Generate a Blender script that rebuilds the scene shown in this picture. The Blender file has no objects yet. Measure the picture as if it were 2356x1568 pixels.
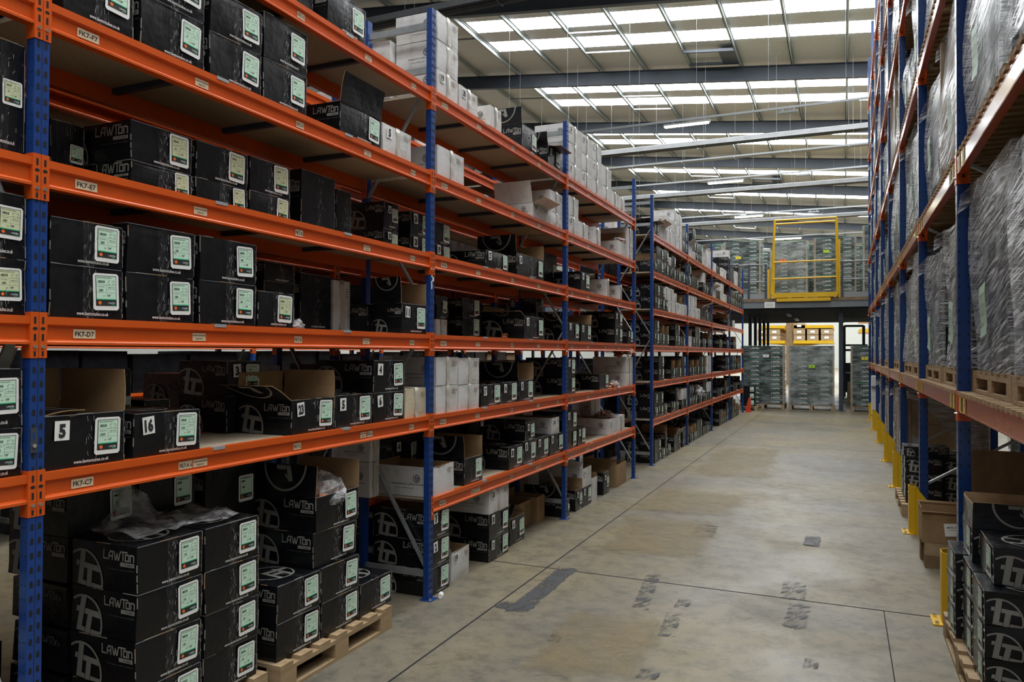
import bpy, math, random
from mathutils import Vector, Matrix, Euler
random.seed(7)
S = bpy.context.scene
COL = S.collection
R = math.radians
# ---------------------------------------------------------------- camera
FPX, YAW, PITCH, ROLL, EYE = 1734.4, 23.75, 0.858, 0.266, 1.7
cd = bpy.data.cameras.new('camera'); cam = bpy.data.objects.new('camera', cd); COL.objects.link(cam)
cd.sensor_fit = 'HORIZONTAL'; cd.sensor_width = 36.0; cd.lens = FPX / 2356 * 36.0
cd.clip_start = 0.05; cd.clip_end = 300
_fw = Vector((-math.sin(R(YAW)) * math.cos(R(PITCH)), math.cos(R(YAW)) * math.cos(R(PITCH)), math.sin(R(PITCH))))
_rt = Vector((math.cos(R(YAW)), math.sin(R(YAW)), 0)); _up = _rt.cross(_fw)
_r2 = _rt * math.cos(R(ROLL)) + _up * math.sin(R(ROLL)); _u2 = _up * math.cos(R(ROLL)) - _rt * math.sin(R(ROLL))
cam.matrix_world = Matrix(((_r2.x, _u2.x, -_fw.x, 0), (_r2.y, _u2.y, -_fw.y, 0), (_r2.z, _u2.z, -_fw.z, EYE), (0, 0, 0, 1)))
S.camera = cam
S.view_settings.view_transform = 'Standard'; S.view_settings.look = 'None'
S.view_settings.gamma = 1.0; S.view_settings.use_curve_mapping = False
S.view_settings.exposure = 1.15
# ---------------------------------------------------------------- world and light levels
SKYLIGHT, WORLD, TUBE = 10.0, 0.14, 14.0
w = bpy.data.worlds.new('sky'); S.world = w; w.use_nodes = True
w.node_tree.nodes['Background'].inputs[0].default_value = (0.80, 0.87, 1.0, 1)
w.node_tree.nodes['Background'].inputs[1].default_value = WORLD
try:
    S.cycles.max_bounces = 8; S.cycles.diffuse_bounces = 4; S.cycles.glossy_bounces = 3
    S.cycles.transparent_max_bounces = 10; S.cycles.transmission_bounces = 2
    S.cycles.sample_clamp_indirect = 6.0; S.cycles.caustics_reflective = False; S.cycles.caustics_refractive = False
    S.cycles.use_denoising = True
except Exception: pass

# ---------------------------------------------------------------- measuring helpers (photo pixel -> point on a real plane)
def dirv(x, y):
    u = (x - 1178) / FPX; v = (784 - y) / FPX
    return _fw + _r2 * u + _u2 * v
def at(x, y, ax, val):
    d = dirv(x, y); o = (0, 0, EYE); t = (val - o[ax]) / d[ax]
    return Vector((o[0] + d[0] * t, o[1] + d[1] * t, o[2] + d[2] * t))

# ---------------------------------------------------------------- materials
def mat(name, base, rough=0.5, metal=0.0, spec=0.5, emit=None, estr=0.0, coat=0.0):
    m = bpy.data.materials.new(name); m.use_nodes = True
    b = m.node_tree.nodes['Principled BSDF']
    b.inputs['Base Color'].default_value = (*base, 1); b.inputs['Roughness'].default_value = rough
    b.inputs['Metallic'].default_value = metal; b.inputs['Specular IOR Level'].default_value = spec
    b.inputs['Coat Weight'].default_value = coat
    if emit:
        b.inputs['Emission Color'].default_value = (*emit, 1); b.inputs['Emission Strength'].default_value = estr
    return m
def nd(m, t, **kw):
    n = m.node_tree.nodes.new(t)
    for k, v in kw.items(): setattr(n, k, v)
    return n
def lk(m, a, b): m.node_tree.links.new(a, b)
def bs(m): return m.node_tree.nodes['Principled BSDF']
def coords(m, scale=(1, 1, 1), rot=(0, 0, 0), kind='Object'):
    tc = nd(m, 'ShaderNodeTexCoord'); mp = nd(m, 'ShaderNodeMapping'); mq = nd(m, 'ShaderNodeMapping')
    mq.inputs['Rotation'].default_value = rot; mp.inputs['Scale'].default_value = scale
    lk(m, tc.outputs[kind], mq.inputs['Vector']); lk(m, mq.outputs[0], mp.inputs['Vector']); return mp.outputs[0]
def noise(m, vec, scale=5, detail=3, rough=0.5, dist=0.0):
    n = nd(m, 'ShaderNodeTexNoise'); n.inputs['Scale'].default_value = scale; n.inputs['Detail'].default_value = detail
    n.inputs['Roughness'].default_value = rough; n.inputs['Distortion'].default_value = dist
    lk(m, vec, n.inputs['Vector']); return n.outputs['Fac']
def ramp(m, fac, stops):
    r = nd(m, 'ShaderNodeValToRGB'); el = r.color_ramp.elements
    while len(el) < len(stops): el.new(0.5)
    for e, (p, c) in zip(el, stops): e.position = p; e.color = (*c, 1) if len(c) == 3 else c
    lk(m, fac, r.inputs[0]); return r.outputs[0]
def mixc(m, fac, a, b):
    x = nd(m, 'ShaderNodeMix', data_type='RGBA')
    for s, i in ((fac, 0), (a, 6), (b, 7)):
        if isinstance(s, (tuple, list)): x.inputs[i].default_value = (*s, 1)
        elif isinstance(s, (int, float)): x.inputs[i].default_value = s
        else: lk(m, s, x.inputs[i])
    return x.outputs[2]
def bump(m, h, strength=0.3, dist=0.01):
    b = nd(m, 'ShaderNodeBump'); b.inputs['Strength'].default_value = strength; b.inputs['Distance'].default_value = dist
    lk(m, h, b.inputs['Height']); lk(m, b.outputs[0], bs(m).inputs['Normal']); return b
def grainy(name, base, rough, var=0.25, scale=6, spec=0.5, bumpv=0.0, metal=0.0):
    m = mat(name, base, rough, metal, spec); v = coords(m)
    f = noise(m, v, scale, 4, 0.6)
    lo = tuple(c * (1 - var) for c in base); hi = tuple(min(1, c * (1 + var)) for c in base)
    lk(m, ramp(m, f, [(0.3, lo), (0.7, hi)]), bs(m).inputs['Base Color'])
    if bumpv: bump(m, f, bumpv, 0.01)
    return m
M = {}
# black glossy printed cardboard, flutes showing through
m = M['black'] = mat('black_carton_board', (0.0045, 0.005, 0.0065), 0.30, 0, 0.42)
v = coords(m); wv = nd(m, 'ShaderNodeTexWave', wave_type='BANDS', bands_direction='Y'); wv.inputs['Scale'].default_value = 42
wv.inputs['Distortion'].default_value = 1.5; lk(m, v, wv.inputs['Vector'])
nn = noise(m, v, 5, 3, 0.6)
ma = nd(m, 'ShaderNodeMath', operation='MULTIPLY_ADD'); lk(m, wv.outputs['Fac'], ma.inputs[0]); ma.inputs[1].default_value = 0.05
mb_ = nd(m, 'ShaderNodeMath', operation='MULTIPLY'); lk(m, nn, mb_.inputs[0]); mb_.inputs[1].default_value = 1.6
lk(m, mb_.outputs[0], ma.inputs[2]); bump(m, ma.outputs[0], 0.55, 0.012)
lk(m, ramp(m, noise(m, v, 9, 4, .7), [(0.3, (0.22,) * 3), (0.75, (0.42,) * 3)]), bs(m).inputs['Roughness'])
m = M['white'] = mat('white_carton_board', (0.66, 0.65, 0.62), 0.62, 0, 0.3); v = coords(m)
lk(m, ramp(m, noise(m, v, 7, 5, .65), [(0.3, (0.44, 0.42, 0.385)), (0.48, (0.60, 0.59, 0.575)), (0.8, (0.65, 0.645, 0.635))]), bs(m).inputs['Base Color'])
bump(m, noise(m, v, 6, 3), 0.35, 0.015)
m = M['cream'] = grainy('aged_cream_board', (0.55, 0.48, 0.34), 0.6, 0.18, 7, 0.3, 0.4)
M['kraft'] = grainy('kraft_board', (0.29, 0.185, 0.095), 0.75, 0.15, 8, 0.25, 0.15)
M['print_grey'] = mat('grey_print', (0.235, 0.228, 0.205), 0.5)
M['print_dim'] = mat('dim_grey_print', (0.085, 0.086, 0.085), 0.5)
M['print_teal'] = mat('pale_print', (0.68, 0.76, 0.73), 0.5)
M['print_white'] = mat('white_print', (0.75, 0.75, 0.74), 0.5)
M['print_black'] = mat('black_ink', (0.018, 0.018, 0.02), 0.6)
M['paper'] = mat('label_paper', (0.80, 0.80, 0.77), 0.45)
M['mint'] = mat('mint_label', (0.58, 0.80, 0.63), 0.45)
M['dull_label'] = mat('label_under_film', (0.16, 0.22, 0.18), 0.5)
M['yellowish'] = mat('yellow_green_label', (0.62, 0.66, 0.42), 0.45)
M['green'] = mat('green_stripe', (0.03, 0.42, 0.20), 0.5)
M['roundel'] = mat('orange_roundel', (0.80, 0.16, 0.02), 0.5)
M['tan'] = mat('tan_sticker', (0.70, 0.55, 0.37), 0.5)
M['yellow_tag'] = mat('yellow_sticker', (0.80, 0.66, 0.04), 0.5)
M['lime_tag'] = mat('lime_sticker', (0.42, 0.72, 0.04), 0.5)
M['orange_tag'] = mat('orange_sticker', (0.85, 0.16, 0.02), 0.5)
M['sheet_green'] = mat('pale_green_paper', (0.42, 0.60, 0.45), 0.55)
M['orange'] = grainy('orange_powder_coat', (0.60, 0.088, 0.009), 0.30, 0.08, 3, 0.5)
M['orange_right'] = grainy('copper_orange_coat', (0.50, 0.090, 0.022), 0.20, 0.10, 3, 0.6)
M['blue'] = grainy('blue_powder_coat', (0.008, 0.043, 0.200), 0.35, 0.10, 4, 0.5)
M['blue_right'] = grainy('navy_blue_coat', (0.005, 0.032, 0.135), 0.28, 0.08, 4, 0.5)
M['hole'] = mat('dark_slot', (0.004, 0.004, 0.006), 0.9)
M['galv'] = grainy('galvanised_steel', (0.36, 0.38, 0.38), 0.45, 0.18, 12, 0.5, 0, 0.6)
M['bolt'] = mat('zinc_bolt', (0.75, 0.74, 0.70), 0.22, 0.9)
M['grey_clip'] = mat('aluminium_clip', (0.50, 0.53, 0.56), 0.35, 0.5)
m = M['chip'] = mat('chipboard', (0.26, 0.21, 0.15), 0.8, 0, 0.2); v = coords(m)
lk(m, ramp(m, noise(m, v, 90, 3, .8), [(0.3, (0.36, 0.29, 0.20)), (0.7, (0.50, 0.42, 0.31))]), bs(m).inputs['Base Color'])
m = M['wood'] = mat('pallet_wood', (0.42, 0.30, 0.17), 0.75, 0, 0.2); v = coords(m, (1, 1, 9))
lk(m, ramp(m, noise(m, v, 5, 4, .7, 1.0), [(0.3, (0.27, 0.18, 0.095)), (0.55, (0.38, 0.27, 0.155)), (0.8, (0.45, 0.34, 0.21))]), bs(m).inputs['Base Color'])
M['plank'] = grainy('weathered_board', (0.21, 0.14, 0.08), 0.8, 0.25, 5, 0.2)
M['batten'] = grainy('cardboard_edge_board', (0.33, 0.245, 0.16), 0.75, 0.12, 8, 0.2)
M['yellow'] = grainy('yellow_paint', (0.62, 0.37, 0.006), 0.38, 0.08, 3, 0.5)
M['steel_dark'] = grainy('dark_grey_steel', (0.042, 0.052, 0.070), 0.5, 0.12, 2, 0.4)
M['steel_mid'] = grainy('mid_grey_steel', (0.16, 0.18, 0.19), 0.5, 0.1, 2, 0.4)
M['purlin'] = grainy('purlin_steel', (0.30, 0.33, 0.33), 0.45, 0.15, 2, 0.4, 0, 0.3)
M['foil'] = grainy('polished_reflector', (0.13, 0.132, 0.136), 0.6, 0.15, 3, 0.4, 0.2, 0.1)
M['wall'] = mat('painted_wall', (0.48, 0.485, 0.45), 0.7)
M['rail'] = mat('galvanised_rail', (0.25, 0.265, 0.28), 0.6, 0.1)
M['wire'] = mat('steel_wire', (0.20, 0.22, 0.23), 0.5, 0.2)
M['painted_edge_shine'] = mat('painted_edge_highlight', (0.17, 0.185, 0.21), 0.22, 0, 0.9)  # edge highlight painted into the colour of thin strips
M['crease_glint'] = mat('painted_tape_crease_glint', (0.30, 0.30, 0.30), 0.3, 0, 0.8)  # crumpled tape creases, their glints painted in as light grey
M['copper'] = grainy('copper_fittings', (0.60, 0.23, 0.11), 0.30, 0.3, 30, 0.5, 0, 0.9)
M['red'] = mat('red_paint', (0.55, 0.05, 0.02), 0.5)
M['skylight'] = mat('translucent_daylight_sheet', (0.8, 0.8, 0.8), 0.6, emit=(0.94, 0.98, 1.0), estr=SKYLIGHT)
M['tube_lit'] = mat('lit_tube', (0.9, 0.85, 0.6), 0.5, emit=(1.0, 0.86, 0.42), estr=TUBE)
# roof liner: ribbed off-white sheet
m = M['liner'] = mat('roof_liner_sheet', (0.50, 0.505, 0.51), 0.55, 0, 0.3); v = coords(m)
wv = nd(m, 'ShaderNodeTexWave', wave_type='BANDS', bands_direction='Y'); wv.inputs['Scale'].default_value = 1.55; lk(m, v, wv.inputs['Vector'])
bump(m, wv.outputs['Fac'], 0.25, 0.03)
m = M['deck'] = mat('ribbed_steel_deck', (0.045, 0.05, 0.055), 0.4, 0.3, 0.4); v = coords(m)
wv = nd(m, 'ShaderNodeTexWave', wave_type='BANDS', bands_direction='Y'); wv.inputs['Scale'].default_value = 1.6; lk(m, v, wv.inputs['Vector'])
bump(m, wv.outputs['Fac'], 0.9, 0.08)
# concrete floor
m = M['floor'] = mat('polished_concrete', (0.33, 0.31, 0.27), 0.5, 0, 0.32); v = coords(m)
a = ramp(m, noise(m, v, 0.45, 5, .62, .6), [(0.36, (0.155, 0.139, 0.108)), (0.50, (0.186, 0.158, 0.108)), (0.66, (0.222, 0.178, 0.094))])
b2 = noise(m, v, 7, 6, .75); c2 = ramp(m, b2, [(0.36, (0.50, 0.50, 0.52)), (0.54, (1, 1, 1))])
mm = nd(m, 'ShaderNodeMix', data_type='RGBA', blend_type='MULTIPLY'); mm.inputs[0].default_value = 0.75
lk(m, a, mm.inputs[6]); lk(m, c2, mm.inputs[7])
v2 = coords(m, (9, 2.2, 1), (0, 0, 0.9)); s2 = ramp(m, noise(m, v2, 2.2, 10, .85, 1.2), [(0.565, (1, 1, 1)), (0.64, (0.52, 0.52, 0.54))])
v3 = coords(m, (2.0, 11, 1), (0, 0, -0.5)); s3 = ramp(m, noise(m, v3, 1.8, 10, .85, 1.0), [(0.57, (1, 1, 1)), (0.65, (0.62, 0.62, 0.63))])
m2 = nd(m, 'ShaderNodeMix', data_type='RGBA', blend_type='MULTIPLY'); m2.inputs[0].default_value = 1.0; lk(m, mm.outputs[2], m2.inputs[6]); lk(m, s2, m2.inputs[7])
m3 = nd(m, 'ShaderNodeMix', data_type='RGBA', blend_type='MULTIPLY'); m3.inputs[0].default_value = 1.0; lk(m, m2.outputs[2], m3.inputs[6]); lk(m, s3, m3.inputs[7])
lk(m, m3.outputs[2], bs(m).inputs['Base Color'])
lk(m, ramp(m, noise(m, v, 1.3, 5, .6), [(0.35, (0.40,) * 3), (0.7, (0.62,) * 3)]), bs(m).inputs['Roughness'])
bump(m, b2, 0.06, 0.01)
# worn paint / tyre marks on the floor: patchy
def patchy(name, col, scale, lo, hi, stretch=(1, 1, 1), rot=(0, 0, 0)):
    m = mat(name, col, 0.6); m.node_tree.nodes.remove(m.node_tree.nodes['Principled BSDF']) if False else None
    v = coords(m, stretch, rot); f = noise(m, v, scale, 9, .82, .4)
    tc = nd(m, 'ShaderNodeTexCoord'); sp = nd(m, 'ShaderNodeSeparateXYZ'); lk(m, tc.outputs['Generated'], sp.inputs[0])
    def edge(o):
        a = nd(m, 'ShaderNodeMath', operation='SUBTRACT'); lk(m, o, a.inputs[0]); a.inputs[1].default_value = 0.5
        b = nd(m, 'ShaderNodeMath', operation='ABSOLUTE'); lk(m, a.outputs[0], b.inputs[0])
        c = nd(m, 'ShaderNodeMapRange'); lk(m, b.outputs[0], c.inputs[0]); c.inputs[1].default_value = 0.5; c.inputs[2].default_value = 0.32
        c.inputs[3].default_value = 0; c.inputs[4].default_value = 0.30; return c.outputs[0]
    mn = nd(m, 'ShaderNodeMath', operation='MINIMUM'); lk(m, edge(sp.outputs[0]), mn.inputs[0]); lk(m, edge(sp.outputs[1]), mn.inputs[1])
    ad = nd(m, 'ShaderNodeMath', operation='ADD'); lk(m, f, ad.inputs[0]); lk(m, mn.outputs[0], ad.inputs[1])
    al = nd(m, 'ShaderNodeMapRange'); lk(m, ad.outputs[0], al.inputs[0]); al.inputs[1].default_value = lo; al.inputs[2].default_value = hi
    lk(m, al.outputs[0], bs(m).inputs['Alpha']); return m
M['worn'] = patchy('worn_dark_strip', (0.040, 0.041, 0.043), 6.0, 0.69, 0.79)
M['scuff'] = patchy('black_scuffs', (0.035, 0.035, 0.037), 7, 0.78, 0.86, (1, 3, 1), (0, 0, .7))
M['tanstain'] = patchy('tan_wear', (0.225, 0.165, 0.075), 1.6, 0.62, 1.05)
# clear film and tape
def film(name, dens_lo, dens_hi, col, rot, scale=(1, 1, 1), tscale=6.0, maxo=0.75, ro=0.16, mino=0.10):
    m = bpy.data.materials.new(name); m.use_nodes = True; nt = m.node_tree; nt.nodes.clear()
    out = nd(m, 'ShaderNodeOutputMaterial'); mx = nd(m, 'ShaderNodeMixShader'); tr = nd(m, 'ShaderNodeBsdfTransparent')
    pr = nd(m, 'ShaderNodeBsdfPrincipled'); pr.inputs['Base Color'].default_value = (*col, 1); pr.inputs['Roughness'].default_value = ro
    pr.inputs['Specular IOR Level'].default_value = 0.9
    v = coords(m, scale, rot); f = noise(m, v, tscale, 6, .68, .25)
    mr = nd(m, 'ShaderNodeMapRange'); lk(m, f, mr.inputs[0]); mr.inputs[1].default_value = dens_lo; mr.inputs[2].default_value = dens_hi
    mr.inputs[3].default_value = mino; mr.inputs[4].default_value = maxo
    bp = nd(m, 'ShaderNodeBump'); bp.inputs['Strength'].default_value = 0.9; bp.inputs['Distance'].default_value = 0.03
    lk(m, f, bp.inputs['Height']); lk(m, bp.outputs[0], pr.inputs['Normal'])
    lk(m, mr.outputs[0], mx.inputs[0]); lk(m, tr.outputs[0], mx.inputs[1]); lk(m, pr.outputs[0], mx.inputs[2]); lk(m, mx.outputs[0], out.inputs[0])
    return m
M['film'] = film('stretch_film', 0.48, 0.60, (0.80, 0.83, 0.88), (0.16, 0, 0), (1, .55, 13), 6.0, 0.94, .14, .15)
M['film_flat'] = film('smooth_stretch_film', 0.44, 0.72, (0.52, 0.58, 0.58), (0, 0.05, 0), (1.0, 1, 2.5), 1.8, 0.55, .25, .06)
M['bag'] = film('clear_bag', 0.42, 0.62, (0.72, 0.70, 0.70), (0.3, 0.2, 0), (1, 1, 1), 14, 0.62, .1)
M['tape'] = film('clear_tape', 0.55, 0.72, (0.5, 0.5, 0.5), (0.2, 0, 0), (1, 9, 1.4), 10, 0.50, .08, .02)
M['tape_brown'] = mat('parcel_tape', (0.50, 0.46, 0.40), 0.28)

# ---------------------------------------------------------------- mesh builder
class MB:
    def __init__(s): s.v = []; s.f = []; s.m = []; s.mats = []
    def mi(s, mt):
        if mt not in s.mats: s.mats.append(mt)
        return s.mats.index(mt)
    def add(s, vs, fs, mt):
        o = len(s.v); s.v += [tuple(p) for p in vs]; k = s.mi(mt)
        for f in fs: s.f.append(tuple(i + o for i in f)); s.m.append(k)
    def quad(s, a, b, c, d, mt): s.add([a, b, c, d], [(0, 1, 2, 3)], mt)
    def box(s, x0, x1, y0, y1, z0, z1, mt):
        s.add([(x0, y0, z0), (x1, y0, z0), (x1, y1, z0), (x0, y1, z0), (x0, y0, z1), (x1, y0, z1), (x1, y1, z1), (x0, y1, z1)],
              [(0, 3, 2, 1), (4, 5, 6, 7), (0, 1, 5, 4), (1, 2, 6, 5), (2, 3, 7, 6), (3, 0, 4, 7)], mt)
    def bar(s, p, q, wd, ht, mt, up=(0, 0, 1)):
        p = Vector(p); q = Vector(q); d = (q - p).normalized(); u = Vector(up)
        if abs(d.dot(u)) > .98: u = Vector((1, 0, 0))
        a = d.cross(u).normalized(); b = a.cross(d)
        a *= wd / 2; b *= ht / 2
        s.add([p - a - b, p + a - b, p + a + b, p - a + b, q - a - b, q + a - b, q + a + b, q - a + b],
              [(0, 3, 2, 1), (4, 5, 6, 7), (0, 1, 5, 4), (1, 2, 6, 5), (2, 3, 7, 6), (3, 0, 4, 7)], mt)
    def tube(s, p, q, r, mt, n=8):
        p = Vector(p); q = Vector(q); d = (q - p).normalized(); u = Vector((0, 0, 1))
        if abs(d.dot(u)) > .98: u = Vector((1, 0, 0))
        a = d.cross(u).normalized(); b = a.cross(d); vs = []
        for c in (p, q):
            for i in range(n):
                t = 2 * math.pi * i / n; vs.append(c + a * math.cos(t) * r + b * math.sin(t) * r)
        s.add(vs, [(i, (i + 1) % n, n + (i + 1) % n, n + i) for i in range(n)] + [tuple(range(n - 1, -1, -1)), tuple(range(n, 2 * n))], mt)
    def prism(s, prof, p, q, ax, mt):
        """closed profile of (a, z) swept along Y or X; ax = 'Y': a is x; ax = 'X': a is y"""
        n = len(prof); vs = []
        for t in (p, q):
            for a, z in prof: vs.append((a, t, z) if ax == 'Y' else (t, a, z))
        s.add(vs, [(i, (i + 1) % n, n + (i + 1) % n, n + i) for i in range(n)] + [tuple(range(n - 1, -1, -1)), tuple(range(n, 2 * n))], mt)
    def mesh(s, name, smooth=False):
        me = bpy.data.meshes.new(name); me.from_pydata(s.v, [], s.f)
        for mt in s.mats: me.materials.append(M[mt])
        me.polygons.foreach_set('material_index', s.m)
        if smooth: me.polygons.foreach_set('use_smooth', [True] * len(s.f))
        me.update(); return me
    def build(s, name, parent=None, smooth=False, loc=None):
        return link(name, s.mesh(name, smooth), parent, loc)
def link(name, me, parent=None, loc=None):
    o = bpy.data.objects.new(name, me); COL.objects.link(o)
    if parent: o.parent = parent
    if loc is not None: o.location = loc
    return o
def tag(o, label=None, cat=None, group=None, kind=None):
    if label: o['label'] = label
    if cat: o['category'] = cat
    if group: o['group'] = group
    if kind: o['kind'] = kind
    return o
def thing(name, loc, label, cat, group=None, rz=0.0):
    o = bpy.data.objects.new(name, None); COL.objects.link(o); o.location = loc; o.rotation_euler = (0, 0, rz)
    o.empty_display_size = 0.1
    return tag(o, label, cat, group)
def struct(mb, name, parent=None, loc=None):
    o = mb.build(name, parent, loc=loc)
    if not parent: o['kind'] = 'structure'
    return o
def copy_tree(o, parent=None):
    c = o.copy(); COL.objects.link(c); c.parent = parent
    for ch in o.children: copy_tree(ch, c)
    return c

# ---------------------------------------------------------------- lettering
_TC = {}
def text2d(s, bold=0.0):
    k = (s, bold)
    if k in _TC: return _TC[k]
    cu = bpy.data.curves.new('t', 'FONT'); cu.body = s; cu.resolution_u = 2; cu.offset = bold; cu.align_x = 'CENTER'
    ob = bpy.data.objects.new('t', cu); COL.objects.link(ob)
    dg = bpy.context.evaluated_depsgraph_get(); me = bpy.data.meshes.new_from_object(ob.evaluated_get(dg))
    vs = [(v.co.x, v.co.y) for v in me.vertices]; fs = [tuple(p.vertices) for p in me.polygons]
    bpy.data.objects.remove(ob); bpy.data.curves.remove(cu); bpy.data.meshes.remove(me)
    xs = [v[0] for v in vs]; mx = (min(xs) + max(xs)) / 2; vs = [(x - mx, y) for x, y in vs]
    _TC[k] = (vs, fs, max(xs) - min(xs)); return _TC[k]
def put2d(mb, vs, fs, c, u, v, n, sx, sy, mt, off=0.0):
    c = Vector(c); u = Vector(u); v = Vector(v); n = Vector(n)
    mb.add([c + u * (x * sx) + v * (y * sy) + n * off for x, y in vs], fs, mt)
def text(mb, s, c, u, v, n, h, mt, bold=0.0, width=None, off=0.0):
    """centred line of capital height h (or fitted to a width), baseline at c - h/2"""
    vs, fs, wd = text2d(s, bold); sc = h / 0.72; sx = sc
    if width: sx = width / wd
    put2d(mb, [(x, y - 0.36) for x, y in vs], fs, c, u, v, n, sx, sc, mt, off)
def strokes(lines, t):
    vs = []; fs = []
    for a, b in lines:
        d = Vector((b[0] - a[0], b[1] - a[1])); L = d.length; d /= L; p = Vector((-d.y, d.x)) * t / 2; e = d * t / 2
        A = Vector(a) - e; B = Vector(b) + e; o = len(vs)
        vs += [tuple(A - p), tuple(B - p), tuple(B + p), tuple(A + p)]; fs.append((o, o + 1, o + 2, o + 3))
    return vs, fs
def _wm():
    L = []; x = 0
    def add(segs, w):
        nonlocal x
        for a, b in segs: L.append(((a[0] + x, a[1]), (b[0] + x, b[1])))
        x += w
    add([((0, 1), (0, 0)), ((0, 0), (.62, 0))], .95)
    add([((0, 0), (0, .55)), ((0, .55), (.25, .92)), ((.25, .92), (.62, .92)), ((.62, .92), (.62, 0)), ((0, .36), (.62, .36))], .92)
    add([((0, .92), (.24, 0)), ((.24, 0), (.34, 0)), ((.34, 0), (.54, .72)), ((.54, .72), (.74, 0)), ((.74, 0), (.84, 0)), ((.84, 0), (1.08, .92))], 1.30)
    add([((-.05, 1), (1.0, 1)), ((.3, 1), (.3, 0))], .72)
    add([((0, 0), (0, .72)), ((0, .72), (.58, .72)), ((.58, .72), (.58, 0)), ((.58, 0), (0, 0))], .86)
    add([((0, 0), (0, .72)), ((0, .72), (.42, .72)), ((.42, .72), (.58, .6)), ((.58, .6), (.58, 0))], .58)
    vs, fs = strokes(L, .19); return [((p[0] - x / 2) / 1.0, p[1] - .5) for p in vs], fs, x
WM = _wm()
def wordmark(mb, c, u, v, n, width, mt, off=0.0):
    sc = width / (WM[2] + .17); put2d(mb, WM[0], WM[1], c, u, v, n, sc, sc * 1.05, mt, off); return sc * 1.05
def _logo(a0, a1):
    vs = []; fs = []; N = 36
    for i in range(N + 1):
        t = R(a0 + (a1 - a0) * i / N)
        for r in (.5, .458): vs.append((r * math.cos(t), r * math.sin(t)))
    for i in range(N): fs.append((2 * i, 2 * i + 2, 2 * i + 3, 2 * i + 1))
    def q(*p): o = len(vs); vs.extend(((x - 510) / 1110, (640 - y) / 970) for x, y in p); fs.append(tuple(range(o + len(p) - 1, o - 1, -1)))
    q((440, 185), (585, 195), (487, 692), (330, 770)); q((330, 770), (487, 692), (580, 708), (562, 790)); q((325, 358), (400, 365), (380, 458), (303, 448))
    q((560, 382), (775, 399), (775, 500), (545, 475)); q((775, 399), (935, 412), (1000, 520), (775, 500)); q((640, 485), (775, 500), (710, 808), (572, 800)); q((742, 722), (1012, 742), (965, 838), (720, 805))
    return vs, fs
LG = _logo(-26, 125); LGF = _logo(-28, 332)
def logo(mb, c, u, v, n, dia, mt, off=0.0, full=False):
    g = LGF if full else LG
    put2d(mb, g[0], g[1], c, u, v, n, dia, dia, mt, off)

# ---------------------------------------------------------------- cartons
X, Y, Z = Vector((1, 0, 0)), Vector((0, 1, 0)), Vector((0, 0, 1))
def warp(seed, d, wd, h, amp):
    r = random.Random(seed); A = [r.uniform(-1, 1) for _ in range(12)]
    def f(p):
        x, y, z = p; a = x / (d / 2); b = y / (wd / 2); c = z / (h / 2) - 1
        bx = max(0, 1 - b * b) * max(0, 1 - c * c); by = max(0, 1 - a * a) * max(0, 1 - c * c); bz = max(0, 1 - a * a) * max(0, 1 - b * b)
        x += a * amp * (.55 + .45 * A[0]) * bx + amp * .35 * A[1] * math.sin(3 * b + A[2]) * (1 + c) * .5
        y += b * amp * (.40 + .40 * A[3]) * by + amp * .35 * A[4] * math.sin(3 * c + A[5])* (1 - abs(b) * .2)
        z += (c > 0) * c * amp * (.2 * A[6] - .25) * bz * 1.6
        x += amp * .3 * A[7] * c * b; y += amp * .5 * A[8] * (c + 1) * .5
        if z < 0.002: z = max(z, 0.0)
        return (x, y, z)
    return f
def shell(mb, d, wd, h, outer, inner=None, n=6):
    """gridded carton shell; with inner: open top, board thickness, lining"""
    def face(o, u, v, mt, flip=False):
        o = Vector(o); u = Vector(u); v = Vector(v)
        vs = [o + u * (i / n) + v * (j / n) for j in range(n + 1) for i in range(n + 1)]
        fs = []
        for j in range(n):
            for i in range(n):
                q = (j * (n + 1) + i, j * (n + 1) + i + 1, (j + 1) * (n + 1) + i + 1, (j + 1) * (n + 1) + i)
                fs.append(q[::-1] if flip else q)
        mb.add(vs, fs, mt)
    x, y = d / 2, wd / 2
    face((x, -y, 0), (0, wd, 0), (0, 0, h), outer); face((-x, y, 0), (0, -wd, 0), (0, 0, h), outer)
    face((-x, -y, 0), (d, 0, 0), (0, 0, h), outer); face((x, y, 0), (-d, 0, 0), (0, 0, h), outer)
    face((-x, -y, 0), (d, 0, 0), (0, wd, 0), outer, True)
    if inner is None: face((-x, -y, h), (d, 0, 0), (0, wd, 0), outer)
    else:
        t = .004; X2, Y2 = x - t, y - t
        for a, b in (((X2, -Y2), (X2, Y2)), ((X2, Y2), (-X2, Y2)), ((-X2, Y2), (-X2, -Y2)), ((-X2, -Y2), (X2, -Y2))):
            mb.quad((a[0], a[1], .01), (a[0], a[1], h), (b[0], b[1], h), (b[0], b[1], .01), inner)
        o = [(x, -y), (x, y), (-x, y), (-x, -y)]; i = [(X2, -Y2), (X2, Y2), (-X2, Y2), (-X2, -Y2)]
        for k in range(4):
            a, b, c, e = o[k], o[(k + 1) % 4], i[(k + 1) % 4], i[k]
            mb.quad((*a, h), (*b, h), (*c, h), (*e, h), inner)
        mb.quad((-X2, -Y2, h * .45), (X2, -Y2, h * .45), (X2, Y2, h * .45), (-X2, Y2, h * .45), inner)
_CB = {}
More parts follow.
